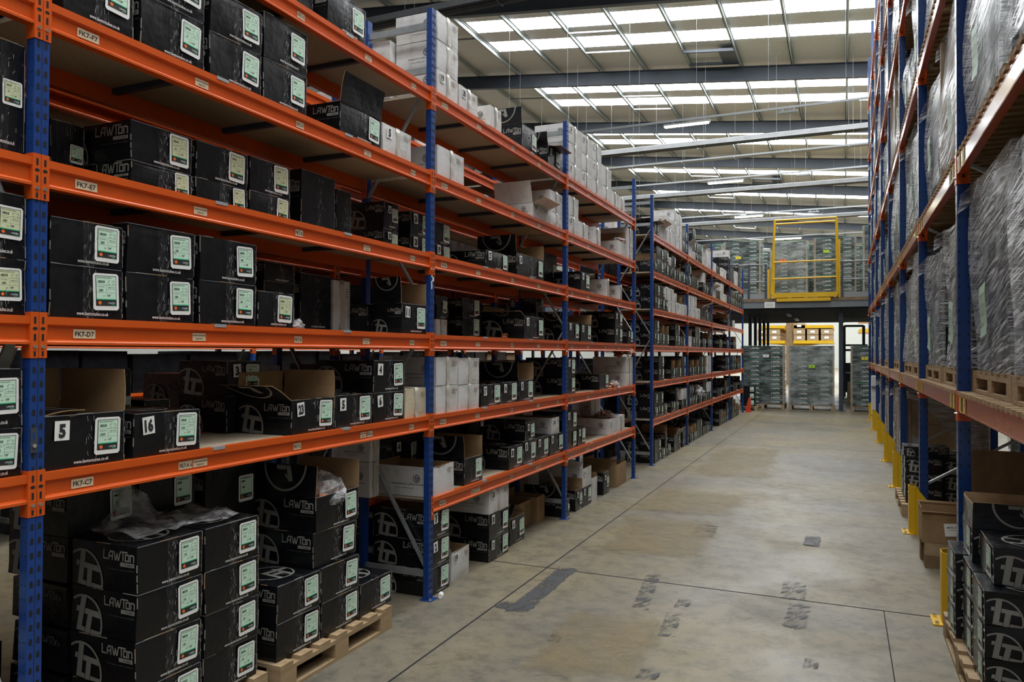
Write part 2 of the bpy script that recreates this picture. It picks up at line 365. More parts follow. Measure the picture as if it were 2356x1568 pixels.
def carton_mesh(kind, d, wd, h, opened, seed, lod=0):
    d = round(d * 50) / 50; wd = round(wd, 3); h = round(h, 3)
    k = (kind, d, wd, h, opened, seed, lod)
    if k in _CB: return _CB[k], d
    mb = MB(); base = {'b': 'black', 'w': 'white', 'k': 'kraft', 'c': 'cream'}[kind]
    shell(mb, d, wd, h, base, 'kraft' if opened else None, 6 if lod == 0 else 4)
    e = .0025 if lod == 0 else .004
    if kind == 'b':
        for sgn in (-1, 1):
            u = X * (-sgn); n = Y * sgn; yy = sgn * (wd / 2 + e)
            ux = (-sgn)
            dia = min(h * 1.24, d * .64)
            pr = 'print_grey' if True else 'print_dim'
            logo(mb, (ux * (-d / 2 + .006 + dia * .285), yy, dia * .165), u, Z, n, dia, pr)
            ww = min(.46 * d, .20)
            hh = wordmark(mb, (ux * (d * .47 - ww / 2), yy, h * .78), u, Z, n, ww, 'print_grey')
            cx = d * .47 - .22 * ww; zz = h * .78 - hh * .95
            mb.add([Vector((ux * (cx - .22 * ww), yy, zz - .009 * h / .18)), Vector((ux * (cx + .22 * ww), yy, zz - .009 * h / .18)), Vector((ux * (cx + .22 * ww), yy, zz + .007 * h / .18)), Vector((ux * (cx - .22 * ww), yy, zz + .007 * h / .18))], [(0, 1, 2, 3)], 'print_grey')
            if lod == 0:
                text(mb, 'TUBES', (ux * (cx + .05 * ww), yy + sgn * .0006, zz - .001), u, Z, n, .009 * h / .18, 'print_black', 0, ww * .26)
                text(mb, 'The nations copper specialist', (ux * (d * .47 - .42 * ww), yy, zz - .022 * h / .18), u, Z, n, .007, 'print_dim', 0, ww * .84)
        if not opened: logo(mb, (0, 0, h + e), X, Y, Z, min(wd, d) * .72, 'print_grey', 0, True)
        if lod == 0: text(mb, 'www.lawtontubes.co.uk', (d / 2 + e, wd * .07, h * .10), Y, Z, X, .0135, 'print_white', .015, min(.145, wd * .44))
        amp = .009
    elif kind == 'w' or kind == 'c':
        for sgn in (-1, 1):
            u = X * (-sgn); n = Y * sgn; yy = sgn * (wd / 2 + e); ux = -sgn; dia = min(.055, h * .3)
            N = 24; vs = [(r * math.cos(2 * math.pi * i / N), r * math.sin(2 * math.pi * i / N)) for i in range(N) for r in (.5, .42)]
            fs = [(2 * i, 2 * ((i + 1) % N), 2 * ((i + 1) % N) + 1, 2 * i + 1) for i in range(N)]
            c = (ux * d * .26, yy, h * .60); put2d(mb, vs, fs, c, u, Z, n, dia, dia, 'print_black')
            sv, sf = strokes([((-.12, .25), (-.12, -.2)), ((-.25, .08), (.0, .08)), ((-.12, -.2), (.02, -.2)), ((.1, -.35), (.1, .15)), ((.1, .15), (.3, .15)), ((.3, .15), (.3, -.08)), ((.3, -.08), (.1, -.08))], .07)
            put2d(mb, sv, sf, c, u, Z, n, dia, dia, 'print_black')
            if lod == 0 or True:
                text(mb, 'REFRIGERATION COPPER FITTINGS', (ux * d * .10, yy, h * .40), u, Z, n, .009, 'print_black', .01, d * .56)
                text(mb, 'Made to ASME B 16.22', (ux * d * .05, yy, h * .27), u, Z, n, .008, 'print_black', 0, d * .32)
        if lod == 0:
            for q in range(4): mb.quad((d / 2 + e, wd * (.5 - .30), h * (.84 - .05 * q)), (d / 2 + e, wd * (.5 - .30 + (.18 if q % 2 else .14)), h * (.84 - .05 * q)), (d / 2 + e, wd * (.5 - .30 + (.18 if q % 2 else .14)), h * (.855 - .05 * q)), (d / 2 + e, wd * (.5 - .30), h * (.855 - .05 * q)), 'print_dim')
            mb.quad((d / 2 + e, wd * .42, h * .78), (d / 2 + e, wd * .455, h * .78), (d / 2 + e, wd * .455, h * .84), (d / 2 + e, wd * .42, h * .84), 'roundel')
        amp = .010
    else:
        if lod == 0:
            text(mb, '45 STREET', (d / 2 + e, 0, h * .78), Y, Z, X, .022, 'print_black', -.01, wd * .6)
            text(mb, 'Elbow', (d / 2 + e, 0, h * .62), Y, Z, X, .022, 'print_black', -.01, wd * .4)
        amp = .006
    if lod == 0 and kind == 'b':
        rr = random.Random(seed * 7 + 1); X_ = d / 2 + .0004
        def edge_wear_glints(p0, p1, nrm, cnt, w_):  # exposed board at worn edges, also painting in bright edge highlights
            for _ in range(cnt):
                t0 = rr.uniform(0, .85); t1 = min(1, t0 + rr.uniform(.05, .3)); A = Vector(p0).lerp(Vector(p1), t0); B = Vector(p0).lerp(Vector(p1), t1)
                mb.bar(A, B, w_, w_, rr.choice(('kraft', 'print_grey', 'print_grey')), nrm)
        mb.bar((X_ - .0005, -wd / 2 + .004, h - .001), (X_ - .0005, wd / 2 - .004, h - .001), .0026, .0026, 'painted_edge_shine', (0, 0, 1))  # painted highlight along the top front edge and one upright edge
        mb.bar((X_ - .0005, wd / 2 - .001, h * .04), (X_ - .0005, wd / 2 - .001, h * .97), .002, .002, 'painted_edge_shine', (1, 0, 0))
        for _ in range(11):  # pale slivers: tape creases with painted glints
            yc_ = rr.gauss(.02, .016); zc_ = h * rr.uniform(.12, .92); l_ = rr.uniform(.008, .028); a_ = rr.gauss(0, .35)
            mb.bar((X_ + .002, yc_ - l_ * math.sin(a_) / 2, zc_ - l_ * math.cos(a_) / 2), (X_ + .002, yc_ + l_ * math.sin(a_) / 2, zc_ + l_ * math.cos(a_) / 2), .0012, .0012, 'crease_glint', (1, 0, 0))
        edge_wear_glints((X_, -wd / 2, h), (X_, wd / 2, h), (0, 0, 1), 2, .0032); edge_wear_glints((X_, -wd / 2, 0.002), (X_, -wd / 2, h), (1, 0, 0), 3, .003); edge_wear_glints((X_, wd / 2, 0.002), (X_, wd / 2, h), (1, 0, 0), 3, .003); edge_wear_glints((-X_, -wd / 2, h), (X_, -wd / 2, h), (0, 0, 1), 3, .003)
        for zz_ in (.18, .5, .82):
            mb.bar((X_ + .001, wd / 2 - .012, h * zz_ + .006), (X_ + .001, wd / 2 - .003, h * zz_ - .004), .0012, .0012, 'bolt', (1, 0, 0))
    f = warp(seed, d, wd, h, amp * (.75 if lod else 1)); mb.v = [f(p) for p in mb.v]
    _CB[k] = mb.mesh(base + '_carton_body', False); return _CB[k], d
_LB = {}
def label_mesh(qty, size, style, lod):
    k = (qty, size, style, lod)
    if k in _LB: return _LB[k]
    mb = MB(); W, H = .112, .142
    def rect(y0, y1, z0, z1, mt, o): mb.quad((o, y0, z0), (o, y1, z0), (o, y1, z1), (o, y0, z1), mt)
    c = .008; mb.add([(0, y, z) for y, z in ((-W / 2 + c, -H / 2), (W / 2 - c, -H / 2), (W / 2, -H / 2 + c), (W / 2, H / 2 - c), (W / 2 - c, H / 2), (-W / 2 + c, H / 2), (-W / 2, H / 2 - c), (-W / 2, -H / 2 + c))], [tuple(range(8))], 'paper')
    rect(-.045, .045, -.054, .062, 'print_black', .0006); rect(-.0425, .0425, -.028, .0595, 'mint' if style == 'g' else 'yellowish', .0012)
    rect(-.0425, .0425, -.031, -.027, 'green', .0018)
    put2d(mb, *WM[:2], (.0018, .022, -.0425), Y, Z, X, .0056, .0058, 'print_white'); rect(.020, .036, -.051, -.048, 'green', .0018)
    N = 10; mb.add([(.0018, -.029 + .0075 * math.cos(t * 2 * math.pi / N), -.0425 + .0075 * math.sin(t * 2 * math.pi / N)) for t in range(N)], [tuple(range(N))], 'roundel')
    if lod == 0:
        o = .0018
        text(mb, '90DEG LONG RADIUS ELBOW', (o, -.008, .0545), Y, Z, X, .0045, 'print_black', .01, .062)
        r = random.Random(3); y = -.036
        while y < -.008:
            q = r.choice((.0008, .0014, .0022)); rect(y, y + q, .034, .044, 'print_black', o); y += q + r.choice((.0009, .0016))
        for s in (-1, 1):
            pts = [(o, .022 + s * (.004 + .010 * math.sin(a)), .036 + .009 * math.cos(a)) for a in (0, .5, 1.0, 1.5)]
            for p, q in zip(pts, pts[1:]): mb.bar(p, q, .0006, .0007, 'print_black', (1, 0, 0))
            mb.bar((o, .022 + s * .006, .032), (o, .022 + s * .014, .030), .0006, .0007, 'print_black', (1, 0, 0))
        for y0, y1, z0, z1 in ((-.042, .042, .026, .0266), (-.042, .042, -.003, -.0024), (0, .0006, -.003, .026), (.001, .042, .010, .0106)): rect(y0, y1, z0, z1, 'print_black', o)
        text(mb, 'Box Quantity', (o, -.022, .020), Y, Z, X, .0035, 'print_black', .01, .028)
        text(mb, str(qty), (o, -.023, .006), Y, Z, X, .009, 'print_black', .02)
        text(mb, 'ASME B16.22', (o, .022, .017), Y, Z, X, .0035, 'print_black', .01, .030)
        text(mb, 'Size:', (o, -.010, -.015), Y, Z, X, .004, 'print_black', .01); text(mb, size, (o, .010, -.014), Y, Z, X, .008, 'print_black', .02)
    else:
        rect(-.036, -.010, .034, .044, 'print_dim', .0018); rect(-.030, -.012, .002, .012, 'print_dim', .0018); rect(-.030, .030, .052, .056, 'print_dim', .0018)
    _LB[k] = mb.mesh('shipping_label'); return _LB[k]
_NB = {}
def sticker_mesh(num):
    if num in _NB: return _NB[num]
    mb = MB(); mb.quad((0, -.029, -.036), (0, .029, -.036), (0, .029, .036), (0, -.029, .036), 'paper')
    text(mb, str(num), (.0012, 0, 0), Y, Z, X, .047, 'print_black', .055, .042 if len(str(num)) > 1 else .027)
    _NB[num] = mb.mesh('number_sticker'); return _NB[num]
_TB = {}
def tape_mesh(h, kind, seed, d):
    k = (round(h, 2), kind, seed, d)
    if k in _TB: return _TB[k]
    r = random.Random(seed); mb = MB(); n = 8; pts = []
    wz = .024 if kind == 'b' else .022
    for i in range(n + 1):
        z = h * (1 - i / n); o = r.uniform(0, .004) + .006
        pts.append((o, r.uniform(-.006, .006), z))
    vs = []
    for o, y, z in pts: vs += [(o, y - wz, z), (o + r.uniform(0, .005), y, z), (o, y + wz, z)]
    fs = []
    for i in range(n):
        a = 3 * i; fs += [(a, a + 3, a + 4, a + 1), (a + 1, a + 4, a + 5, a + 2)]
    # runs back over the top
    vs += [(-d * .5, -wz, h + .006), (-d * .5, 0, h + .007), (-d * .5, wz, h + .006)]; b = len(vs) - 3
    vs[0] = (.004, -wz, h + .005); vs[1] = (.004, 0, h + .006); vs[2] = (.004, wz, h + .005)
    fs += [(0, 1, b + 1, b), (1, 2, b + 2, b + 1)]
    mb.add(vs, fs, 'tape' if kind == 'b' else 'tape_brown'); _TB[k] = mb.mesh('packing_tape', True); return _TB[k]
def flap(root, side, ang, d, wd, h, kind, ln=None, printed=True):
    """a lid flap hinged on a top edge. ang: 0 = folded flat over the box, 90 = upright, 180 = folded out level"""
    L = ln if ln else (wd * .5 if side in 'LR' else d * .5)
    span = d if side in 'LR' else wd
    mb = MB(); base = {'b': 'black', 'w': 'white', 'k': 'kraft', 'c': 'cream'}[kind]; t = .004
    r = random.Random(int(ang * 7 + span * 1000)); bow = r.uniform(-.012, .012); N = 5
    # local: hinge along a (x), leaf along b (y) inward when ang = 0
    def P(a, b, c):
        return (a, b, c + bow * math.sin(math.pi * b / L))
    vs = []; 
    for j in range(N + 1):
        b = L * j / N; sk = .004 * j / N
        vs += [P(-span / 2 + sk, b, 0), P(span / 2 - sk, b, 0), P(-span / 2 + sk, b, t), P(span / 2 - sk, b, t)]
    fo = []; fi = []; fe = []
    for j in range(N):
        a = 4 * j; fi.append((a, a + 4, a + 5, a + 1)); fo.append((a + 2, a + 3, a + 7, a + 6)); fe += [(a, a + 2, a + 6, a + 4), (a + 1, a + 5, a + 7, a + 3)]
    fe += [(0, 1, 3, 2), (4 * N, 4 * N + 2, 4 * N + 3, 4 * N + 1)]
    mb.add(vs, fo, base); o = 0
    mb.add(vs, fi + fe, 'kraft' if kind != 'w' else 'kraft')
    if kind == 'b' and side in 'LR' and printed: 
        D = min(span * .80, 1.75 * L); N2 = 20; vs2 = []
        for i in range(N2 + 1):
            t_ = math.pi + math.pi * i / N2
            for r_ in (.5, .458): vs2.append((r_ * D * math.cos(t_), L - .001 + r_ * D * math.sin(t_)))
        f2 = [(2 * i, 2 * i + 2, 2 * i + 3, 2 * i + 1) for i in range(N2)]
        for pp in (((-.20, -.02), (.02, -.02), (.02, -.10), (-.20, -.10)), ((.02, -.02), (.12, -.02), (.20, -.30), (.10, -.32)), ((.10, -.32), (.20, -.30), (.02, -.24), (.0, -.16))):
            o2 = len(vs2); vs2 += [(x * D, L + y * D) for x, y in pp]; f2.append((o2 + 3, o2 + 2, o2 + 1, o2))
        mb.add([P(p[0], min(max(p[1], .002), L), t + .002) for p in vs2], [f[::-1] for f in f2], 'print_grey')
    ob = mb.build('flap', root)
    rz = {'L': 0, 'R': math.pi, 'F': math.pi / 2, 'B': -math.pi / 2}[side]
    loc = {'L': (0, -wd / 2, h), 'R': (0, wd / 2, h), 'F': (d / 2, 0, h), 'B': (-d / 2, 0, h)}[side]
    ob.matrix_basis = Matrix.Translation(loc) @ Matrix.Rotation(rz, 4, 'Z') @ Matrix.Rotation(R(ang), 4, 'X')
    return ob
KN = {'b': ('black_carton', 'black'), 'w': ('white_carton', 'white'), 'k': ('kraft_carton', 'brown'), 'c': ('white_carton', 'yellowed white')}
_seed = [0]
def carton(kind, x, y, z, d, wd, h, label, group, num=None, flaps=(), qty=280, size='7/8"', style='g', lod=0, rz=0.0, tape=True, lab=True, fl=None, name=None, labx=None):
    _seed[0] += 1; seed = _seed[0] % 9
    me, d = carton_mesh(kind, d, wd, h, bool(flaps), seed, lod)
    root = thing(name or KN[kind][0], (x, y, z), label, 'box', group, rz)
    link('carton_body', me, root)
    fb = .008 if lod == 0 else .007
    if kind == 'b' and lab:
        s = min(1.0, h / .172, wd / .27); lb = link('shipping_label', label_mesh(qty, size, style, lod), root)
        lb.location = (d / 2 + fb * .9 + .001, wd / 2 - .062 * s - wd * .05, h * .54); lb.scale = (1, s, s)
        lb.rotation_euler = (R(random.uniform(-3, 3)), 0, R(random.uniform(.5, 2.5)))
    if num is not None:
        st = link('number_sticker', sticker_mesh(num), root); st.location = (d / 2 + fb, -wd / 2 + .06 + wd * .02, h * (.72 if h < .2 else .76)); s = min(1, wd / .26)
        st.scale = (1, s, s); st.rotation_euler = (R(random.uniform(-5, 5)), 0, 0)
    if tape and not flaps and lod == 0:
        t = link('packing_tape', tape_mesh(h, kind, seed % 4, d), root); t.location = (d / 2, 0, 0)
    elif tape and not flaps and kind == 'w':
        t = link('packing_tape', tape_mesh(h, kind, seed % 4, d), root); t.location = (d / 2, 0, 0)
    for f in flaps: flap(root, f[0], f[1], d, wd, h, kind, *(f[2:] or ()))
    return root
# ================================================================ THE SETTING
mb = MB(); mb.quad((-28, -9, 0), (14, -9, 0), (14, 97, 0), (-28, 97, 0), 'floor'); floor = struct(mb, 'floor')
def strip(p, q, wd, mt, z=.0012):
    p = Vector((p[0], p[1], z)); q = Vector((q[0], q[1], z)); d = (q - p).normalized(); a = Vector((-d.y, d.x, 0)) * wd / 2
    m_ = MB(); m_.quad(p - a, q - a, q + a, p + a, mt); return m_
for p, q in (((-2.148, -9), (-2.148, 24.4)), ((-28, 5.59), (14, 5.59)), ((1.9, -9), (1.9, 24)), ((-28, 14.6), (14, 14.6)), ((-28, 23.9), (14, 23.9)), ((.24, 3.4), (.24, 5.59))):
    strip(p, q, .012 if p[0] != .24 else .006, 'hole').build('expansion_joint', floor)
_PZ = [.0016]
def fpatch(name, px, mt):
    ps = [at(x, y, 2, .0) for x, y in px]; c = sum(ps, Vector()) / 4
    d = (ps[1] - ps[0]); ang = math.atan2(d.y, d.x); L = d.length; W = (ps[3] - ps[0]).length
    m_ = MB(); m_.quad((-L / 2, -W / 2, 0), (L / 2, -W / 2, 0), (L / 2, W / 2, 0), (-L / 2, W / 2, 0), mt)
    o = m_.build(name, floor); _PZ[0] += .0004; o.location = (c.x, c.y, _PZ[0]); o.rotation_euler = (0, 0, ang)
fpatch('worn_paint_strip', [(1130, 1425), (1296, 1292), (1345, 1298), (1195, 1435)], 'worn')
fpatch('worn_paint_strip', [(1128, 1392), (1170, 1376), (1215, 1396), (1172, 1412)], 'worn')
for q_ in ([(1432, 1412), (1484, 1302), (1545, 1320), (1488, 1415)], [(1500, 1474), (1530, 1400), (1580, 1405), (1556, 1474)], [(1538, 1402), (1560, 1372), (1600, 1378), (1585, 1404)], [(1780, 1382), (1790, 1326), (1870, 1338), (1866, 1392)],
           [(1786, 1458), (1812, 1380), (1874, 1382), (1860, 1458)], [(1578, 1238), (1606, 1200), (1645, 1206), (1656, 1242)], [(1450, 1568), (1470, 1535), (1530, 1538), (1520, 1568)], [(1835, 1540), (1845, 1510), (1895, 1512), (1885, 1550)], [(1250, 1480), (1270, 1455), (1300, 1458), (1290, 1482)]): fpatch('tyre_scuff', q_, 'scuff')
fpatch('worn_paint_strip', [(1842, 1258), (1848, 1230), (1894, 1233), (1890, 1259)], 'worn')
for q_ in ([(1150, 1568), (1300, 1400), (1560, 1410), (1480, 1568)], [(1330, 1280), (1420, 1180), (1700, 1190), (1640, 1300)], [(1400, 1180), (1500, 1120), (1760, 1130), (1700, 1200)], [(1560, 1100), (1640, 1020), (1830, 1030), (1780, 1120)]): fpatch('tan_wear_patch', q_, 'tanstain')
# roof
RZ0, RSL, RX0 = 12.97, .109, 1.0
def rz(x): return RZ0 + RSL * (RX0 - x)
RAF = [23.7 + 7.75 * k for k in range(-4, 10)]
mb = MB(); XS = (-28, 14); BX = (-13.45, 9.8)
def roofq(m_, x0, x1, y0, y1, mt): m_.quad((x0, y0, rz(x0)), (x0, y1, rz(x0)), (x1, y1, rz(x1)), (x1, y0, rz(x1)), mt)
roofq(mb, XS[0], BX[0], -9, 97, 'liner'); roofq(mb, BX[1], XS[1], -9, 97, 'liner')
bands = []
for r_ in RAF:
    for a, b in ((2.3, 3.35), (4.35, 5.4)):
        if r_ + a > -9 and r_ + b < 97: bands.append((r_ + a, r_ + b))
y = -9
def bandx(a): return BX[0] if a > 25 else -3.6  # skylights out of view are cut short to darken the left shelves
for a, b in bands:
    roofq(mb, BX[0], BX[1], y, a, 'liner'); y = b
    if bandx(a) > BX[0]: roofq(mb, BX[0], bandx(a), a, b, 'liner')
roofq(mb, BX[0], BX[1], y, 97, 'liner'); struct(mb, 'ceiling')
for i, (a, b) in enumerate(bands):
    mb = MB(); roofq(mb, bandx(a), BX[1], a, b, 'skylight'); struct(mb, 'window_%d' % (i + 1))
me = None
for k in range(-4, 15):
    x = .13 - 1.96 * k
    if me is None:
        mb = MB(); mb.box(-.012, .012, -9, 97, -.22, -.02, 'purlin'); mb.box(-.012, .07, -9, 97, -.22, -.20, 'purlin'); mb.box(-.012, .07, -9, 97, -.04, -.02, 'purlin'); me = mb.mesh('purlin')
    o = link('purlin', me, None, (x, 0, rz(x))); o['kind'] = 'structure'; o.rotation_euler = (0, math.atan(RSL), 0)
for r_ in RAF:
    mb = MB()
    for z0, z1, wd in ((-.22 - .03, -.22, .20), (-.80, -.77, .20), (-.77, -.25, .016)):
        x0, x1 = XS; mb.add([(x, y_, rz(x) + z) for x, y_, z in ((x0, r_ - wd / 2, z0), (x1, r_ - wd / 2, z0), (x1, r_ + wd / 2, z0), (x0, r_ + wd / 2, z0), (x0, r_ - wd / 2, z1), (x1, r_ - wd / 2, z1), (x1, r_ + wd / 2, z1), (x0, r_ + wd / 2, z1))],
            [(0, 3, 2, 1), (4, 5, 6, 7), (0, 1, 5, 4), (1, 2, 6, 5), (2, 3, 7, 6), (3, 0, 4, 7)], 'steel_dark')
    struct(mb, 'roof_beam')
    for x in (-14.0, -4.6):   # drop brackets and bright struts between purlins
        pass
    mb = MB()
    for x, dy in ((-9.67, 3.45), (-9.67, 5.5), (-15.5, 3.4)):
        mb.bar((x, r_ + dy, rz(x) - .2), (x + 1.96, r_ + dy, rz(x + 1.96) - .2), .05, .06, 'rail')
    if r_ > 15: struct(mb, 'roof_strut')
for r_, nm in ((31.45, 0), (54.7, 0)):
    x0 = -5.75; mb = MB()
    for yy in (-1.9, -.5): mb.bar((x0, r_ + yy, rz(x0) - .22), (x0 + 1.96, r_ + yy, rz(x0 + 1.96) - .22), .09, .10, 'steel_dark')
    mb.bar((x0 + 1.35, r_ - 1.2, rz(x0 + 1.35) - .2), (x0 + 1.96, r_ - 1.2, rz(x0 + 1.96) - .2), 1.5, .08, 'steel_dark')
    struct(mb, 'roof_hatch')
for a, b, nm, y0, y1 in (((-28, 97), (14, 97), 'wall_far', 0, 0), ((-28, -9), (-28, 97), 'wall_left', 0, 0), ((14, -9), (14, 97), 'wall_right', 0, 0)):
    mb = MB(); mb.quad((*a, 0), (*b, 0), (*b, rz(b[0]) - .0), (*a, rz(a[0])), 'wall'); struct(mb, nm)

# ---------------------------------------------------------------- hung services under the roof
def wires(mb, xs, y, z0, r_=.006):
    for x in xs: mb.tube((x, y, z0), (x, y, rz(x) - .25), r_, 'rail', 5)
def trunking(y, x0, x1, z, lab, lamps=(), small=()):
    t = thing('lighting_trunking', ((x0 + x1) / 2, y, z), lab, 'lighting', 'lighting trunking under the roof'); c = -(x0 + x1) / 2
    mb = MB(); mb.box(x0 + c, x1 + c, -.03, .03, -.035, .035, 'rail'); mb.build('channel', t)
    n = int((x1 - x0) / 2.2)
    mw = MB(); mw.tube((0, 0, 0), (0, 0, rz((x0 + x1) / 2) - z - .02), .004, 'wire', 5); wm_ = mw.mesh('hanger_wire')
    for i in range(n + 1):
        xx = x0 + (x1 - x0) * i / n; o = link('hanger_wire', wm_, t, (xx + c, 0, 0)); o.scale = (1, 1, (rz(xx) - z - .02) / (rz((x0 + x1) / 2) - z - .02))
    for k, (xa, xb, lb) in enumerate(lamps):
        l = thing('strip_light', ((xa + xb) / 2, y, z - .12), lb, 'light', 'lit strip lights on the trunking'); hl = (xb - xa) / 2
        mb = MB(); mb.box(-hl, hl, -.07, .07, -.05, .015, 'rail'); mb.box(-hl - .03, -hl, -.07, .07, -.07, .02, 'steel_mid'); mb.box(hl, hl + .03, -.07, .07, -.07, .02, 'steel_mid'); mb.build('housing', l)
        mb = MB(); mb.box(-hl + .02, hl - .02, -.06, .06, -.10, -.05, 'tube_lit'); mb.build('light_tube', l)
        for s in (-.6, .6): mb = MB(); mb.box(s * hl - .02, s * hl + .02, -.02, .02, .0, .09, 'steel_mid'); mb.build('bracket', l)
    for xa, lb in small:
        l = thing('emergency_light', (xa, y, z - .14), lb, 'light', 'small unlit fittings on the trunking')
        mb = MB(); mb.box(-.3, .3, -.07, .07, -.05, .02, 'steel_mid'); mb.build('housing', l)
        for s in (-.18, .18): mb = MB(); mb.box(s - .02, s + .02, -.02, .02, .02, .11, 'rail'); mb.build('bracket', l)
def tubeheater(y, x0, x1, z, lab):
    t = thing('radiant_heater', ((x0 + x1) / 2, y, z), lab, 'heater', 'long tube heaters under the roof'); c = (x0 + x1) / 2; h = (x1 - x0) / 2
    mb = MB(); pr = [(-.20, -.10), (-.21, -.09), (-.13, .10), (-.05, .14), (.05, .14), (.13, .10), (.21, -.09), (.20, -.10), (.12, .08), (.04, .125), (-.04, .125), (-.12, .08)]
    mb.prism(pr, -h, h, 'X', 'foil'); mb.build('reflector', t)
    for s in (-.07, .07): mb = MB(); mb.tube((-h, s, -.02), (h, s, -.02), .05, 'steel_dark', 8); mb.build('burner_tube', t)
    n = int((x1 - x0) / 2.4)
    for i in range(n + 1):
        xx = -h + 2 * h * i / n; mb = MB(); mb.tube((xx, 0, .1), (xx, 0, rz(xx + c) - z - .02), .004, 'wire', 5); mb.box(xx - .015, xx + .015, -.22, .22, -.12, -.10, 'steel_dark'); mb.build('hanger', t)
tubeheater(15.9, -12.5, .3, 10.0, 'polished tube heater with a joint clamp, hung highest and nearest above the racks')
trunking(16.35, -12.5, .3, 10.25, 'nearest pale lighting trunking running beside the nearest tube heater', [(-4.9, -3.2, 'lit strip light at the very top edge beside the nearest heater')])
X1 = lambda px, py, z: at(px, py, 2, z).x
trunking(26.9, -12, 2.5, 10.0, 'pale lighting trunking crossing in front of the third roof beam', [(X1(1527, 285, 9.9), X1(1630, 272, 9.9), 'nearest fully seen lit strip light, hanging before the third roof beam')], [(X1(1813, 252, 9.9), 'small unlit fitting on the trunking in front of the third roof beam')])
tubeheater(30.3, -13, 3, 10.0, 'broad polished tube heater crossing between the third and fourth roof beams')
t = thing('cable_tray', (-5, 32.9, 10.0), 'wire mesh cable tray full of grey cables below the broad heater', 'cable tray')
mb = MB(); mb.box(-8.5, 8, -.16, .16, -.02, -.01, 'steel_mid')
for s in (-.16, .16): mb.box(-8.5, 8, s - .01, s + .01, -.02, .05, 'rail')
mb.build('tray', t)
for s in (-.1, -.05, .0, .05, .1): mb = MB(); mb.tube((-8.5, s, .02), (8, s, .02), .018, 'steel_dark' if s in (-.1, .05) else 'rail', 6); mb.build('cable', t)
for i in range(8): mb = MB(); mb.tube((-8 + i * 2.2, 0, -.04), (-8 + i * 2.2, 0, rz(-13 + i * 2.2) - 10.02), .005, 'wire', 5); mb.box(-8.03 + i * 2.2, -7.97 + i * 2.2, -.2, .2, -.05, -.02, 'rail'); mb.build('hanger', t)
trunking(36.7, -13, 3, 10.0, 'pale lighting trunking crossing below the cable tray', [(X1(1630, 419, 9.9), X1(1709, 410, 9.9), 'lit strip light below the cable tray, second nearest seen in full')], [(X1(1850, 401, 9.9), 'small unlit fitting on the trunking below the cable tray')])
tubeheater(39.6, -13, 3.2, 10.0, 'dull tube heater crossing below the second lit strip light')
trunking(46.5, -14, 4, 10.0, 'pale lighting trunking above the yellow gate', [(X1(1693, 500, 9.9), X1(1756, 494, 9.9), 'lit strip light up beside the top corner of the yellow gate')], [(X1(1872, 486, 9.9), 'small unlit fitting above the yellow gate')])
tubeheater(49.2, -14, 4, 10.0, 'farthest tube heater, passing behind the top bar of the yellow gate')
trunking(56.5, -14, 4, 10.0, 'farthest lighting trunking seen through the yellow gate', [(-4.6, -2.7, 'farthest lit strip light low behind the yellow gate')], [])

# ================================================================ LEFT SHELVING RACKS
LV = {'B': .69, 'C': 1.264, 'D': 1.82, 'E': 2.378, 'F': 2.946, 'G': 3.522}
XL, XB = -2.60, -3.17
def upright_mesh(h, mt, face):
    mb = MB(); s = face
    mb.box(-.042 if s > 0 else 0, 0 if s > 0 else .042, -.055, 0, 0, h, mt)
    e = .0006 * s
    mb.quad((e, -.0285, 0), (e, -.0265, 0), (e, -.0265, h), (e, -.0285, h), 'hole')
    k = 0; z = .08
    while z < h - .03:
        for yc in (-.041, -.014):
            w2 = .0055
            mb.add([(e * 1.5, yc - w2, z - .010), (e * 1.5, yc + w2, z - .010), (e * 1.5, yc + w2, z + .006), (e * 1.5, yc + .003, z + .012), (e * 1.5, yc - .003, z + .012), (e * 1.5, yc - w2, z + .006)], [(0, 1, 2, 3, 4, 5)], 'hole')
        for xc in (-.012 * s, -.030 * s):
            if xc == -.030 * s or k % 1 == 0: mb.quad((xc - .002, -.0556, z - .003), (xc + .002, -.0556, z - .003), (xc + .002, -.0556, z + .003), (xc - .002, -.0556, z + .003), 'hole')
        z += .05; k += 1
    return mb.mesh('upright')
PROF = [(0, 0), (0, -.028), (-.004, -.031), (-.013, -.036), (-.013, -.082), (-.002, -.088), (0, -.091), (0, -.100), (-.040, -.100), (-.040, 0)]
def beam_mesh(L, mt, s):
    mb = MB(); pr = [(a * s, z) for a, z in PROF]
    if s < 0: pr = pr[::-1]
    mb.prism(pr, 0, L, 'Y', mt); return mb.mesh('beam')
def bracket_mesh(right, s, mt):
    mb = MB(); z0, z1 = -.148, .014; f = .003 * s
    if right: a, b = 0, .0265
    else: a, b = -.0265, 0
    xs = sorted((0.0, f)); mb.box(xs[0], xs[1], a, b, z0, z1, mt)
    yo = (0 if right else 0); xs = sorted((f, -.042 * s)); mb.box(xs[0], xs[1], (-.003 if right else 0), (0 if right else .003), z0, z1, mt)
    yc = (a + b) / 2; e = f * 1.25
    for zc, hh in ((-.015, .012), (-.075, .012), (-.133, .009)): mb.quad((e, yc - .004, zc - hh), (e, yc + .004, zc - hh), (e, yc + .004, zc + hh), (e, yc - .004, zc + hh), 'hole')
    N = 8; mb.add([(e, yc + .009 * math.cos(t * 6.2832 / N), -.044 + .006 * math.sin(t * 6.2832 / N)) for t in range(N)], [tuple(range(N))], 'hole')
    mb.tube((f, yc, -.108), (f * 2.6, yc, -.108), .0065, 'bolt', 8)
    return mb.mesh('end_bracket')
BR = {(r_, s): bracket_mesh(r_, s, 'orange') for r_ in (0, 1) for s in (1, -1)}
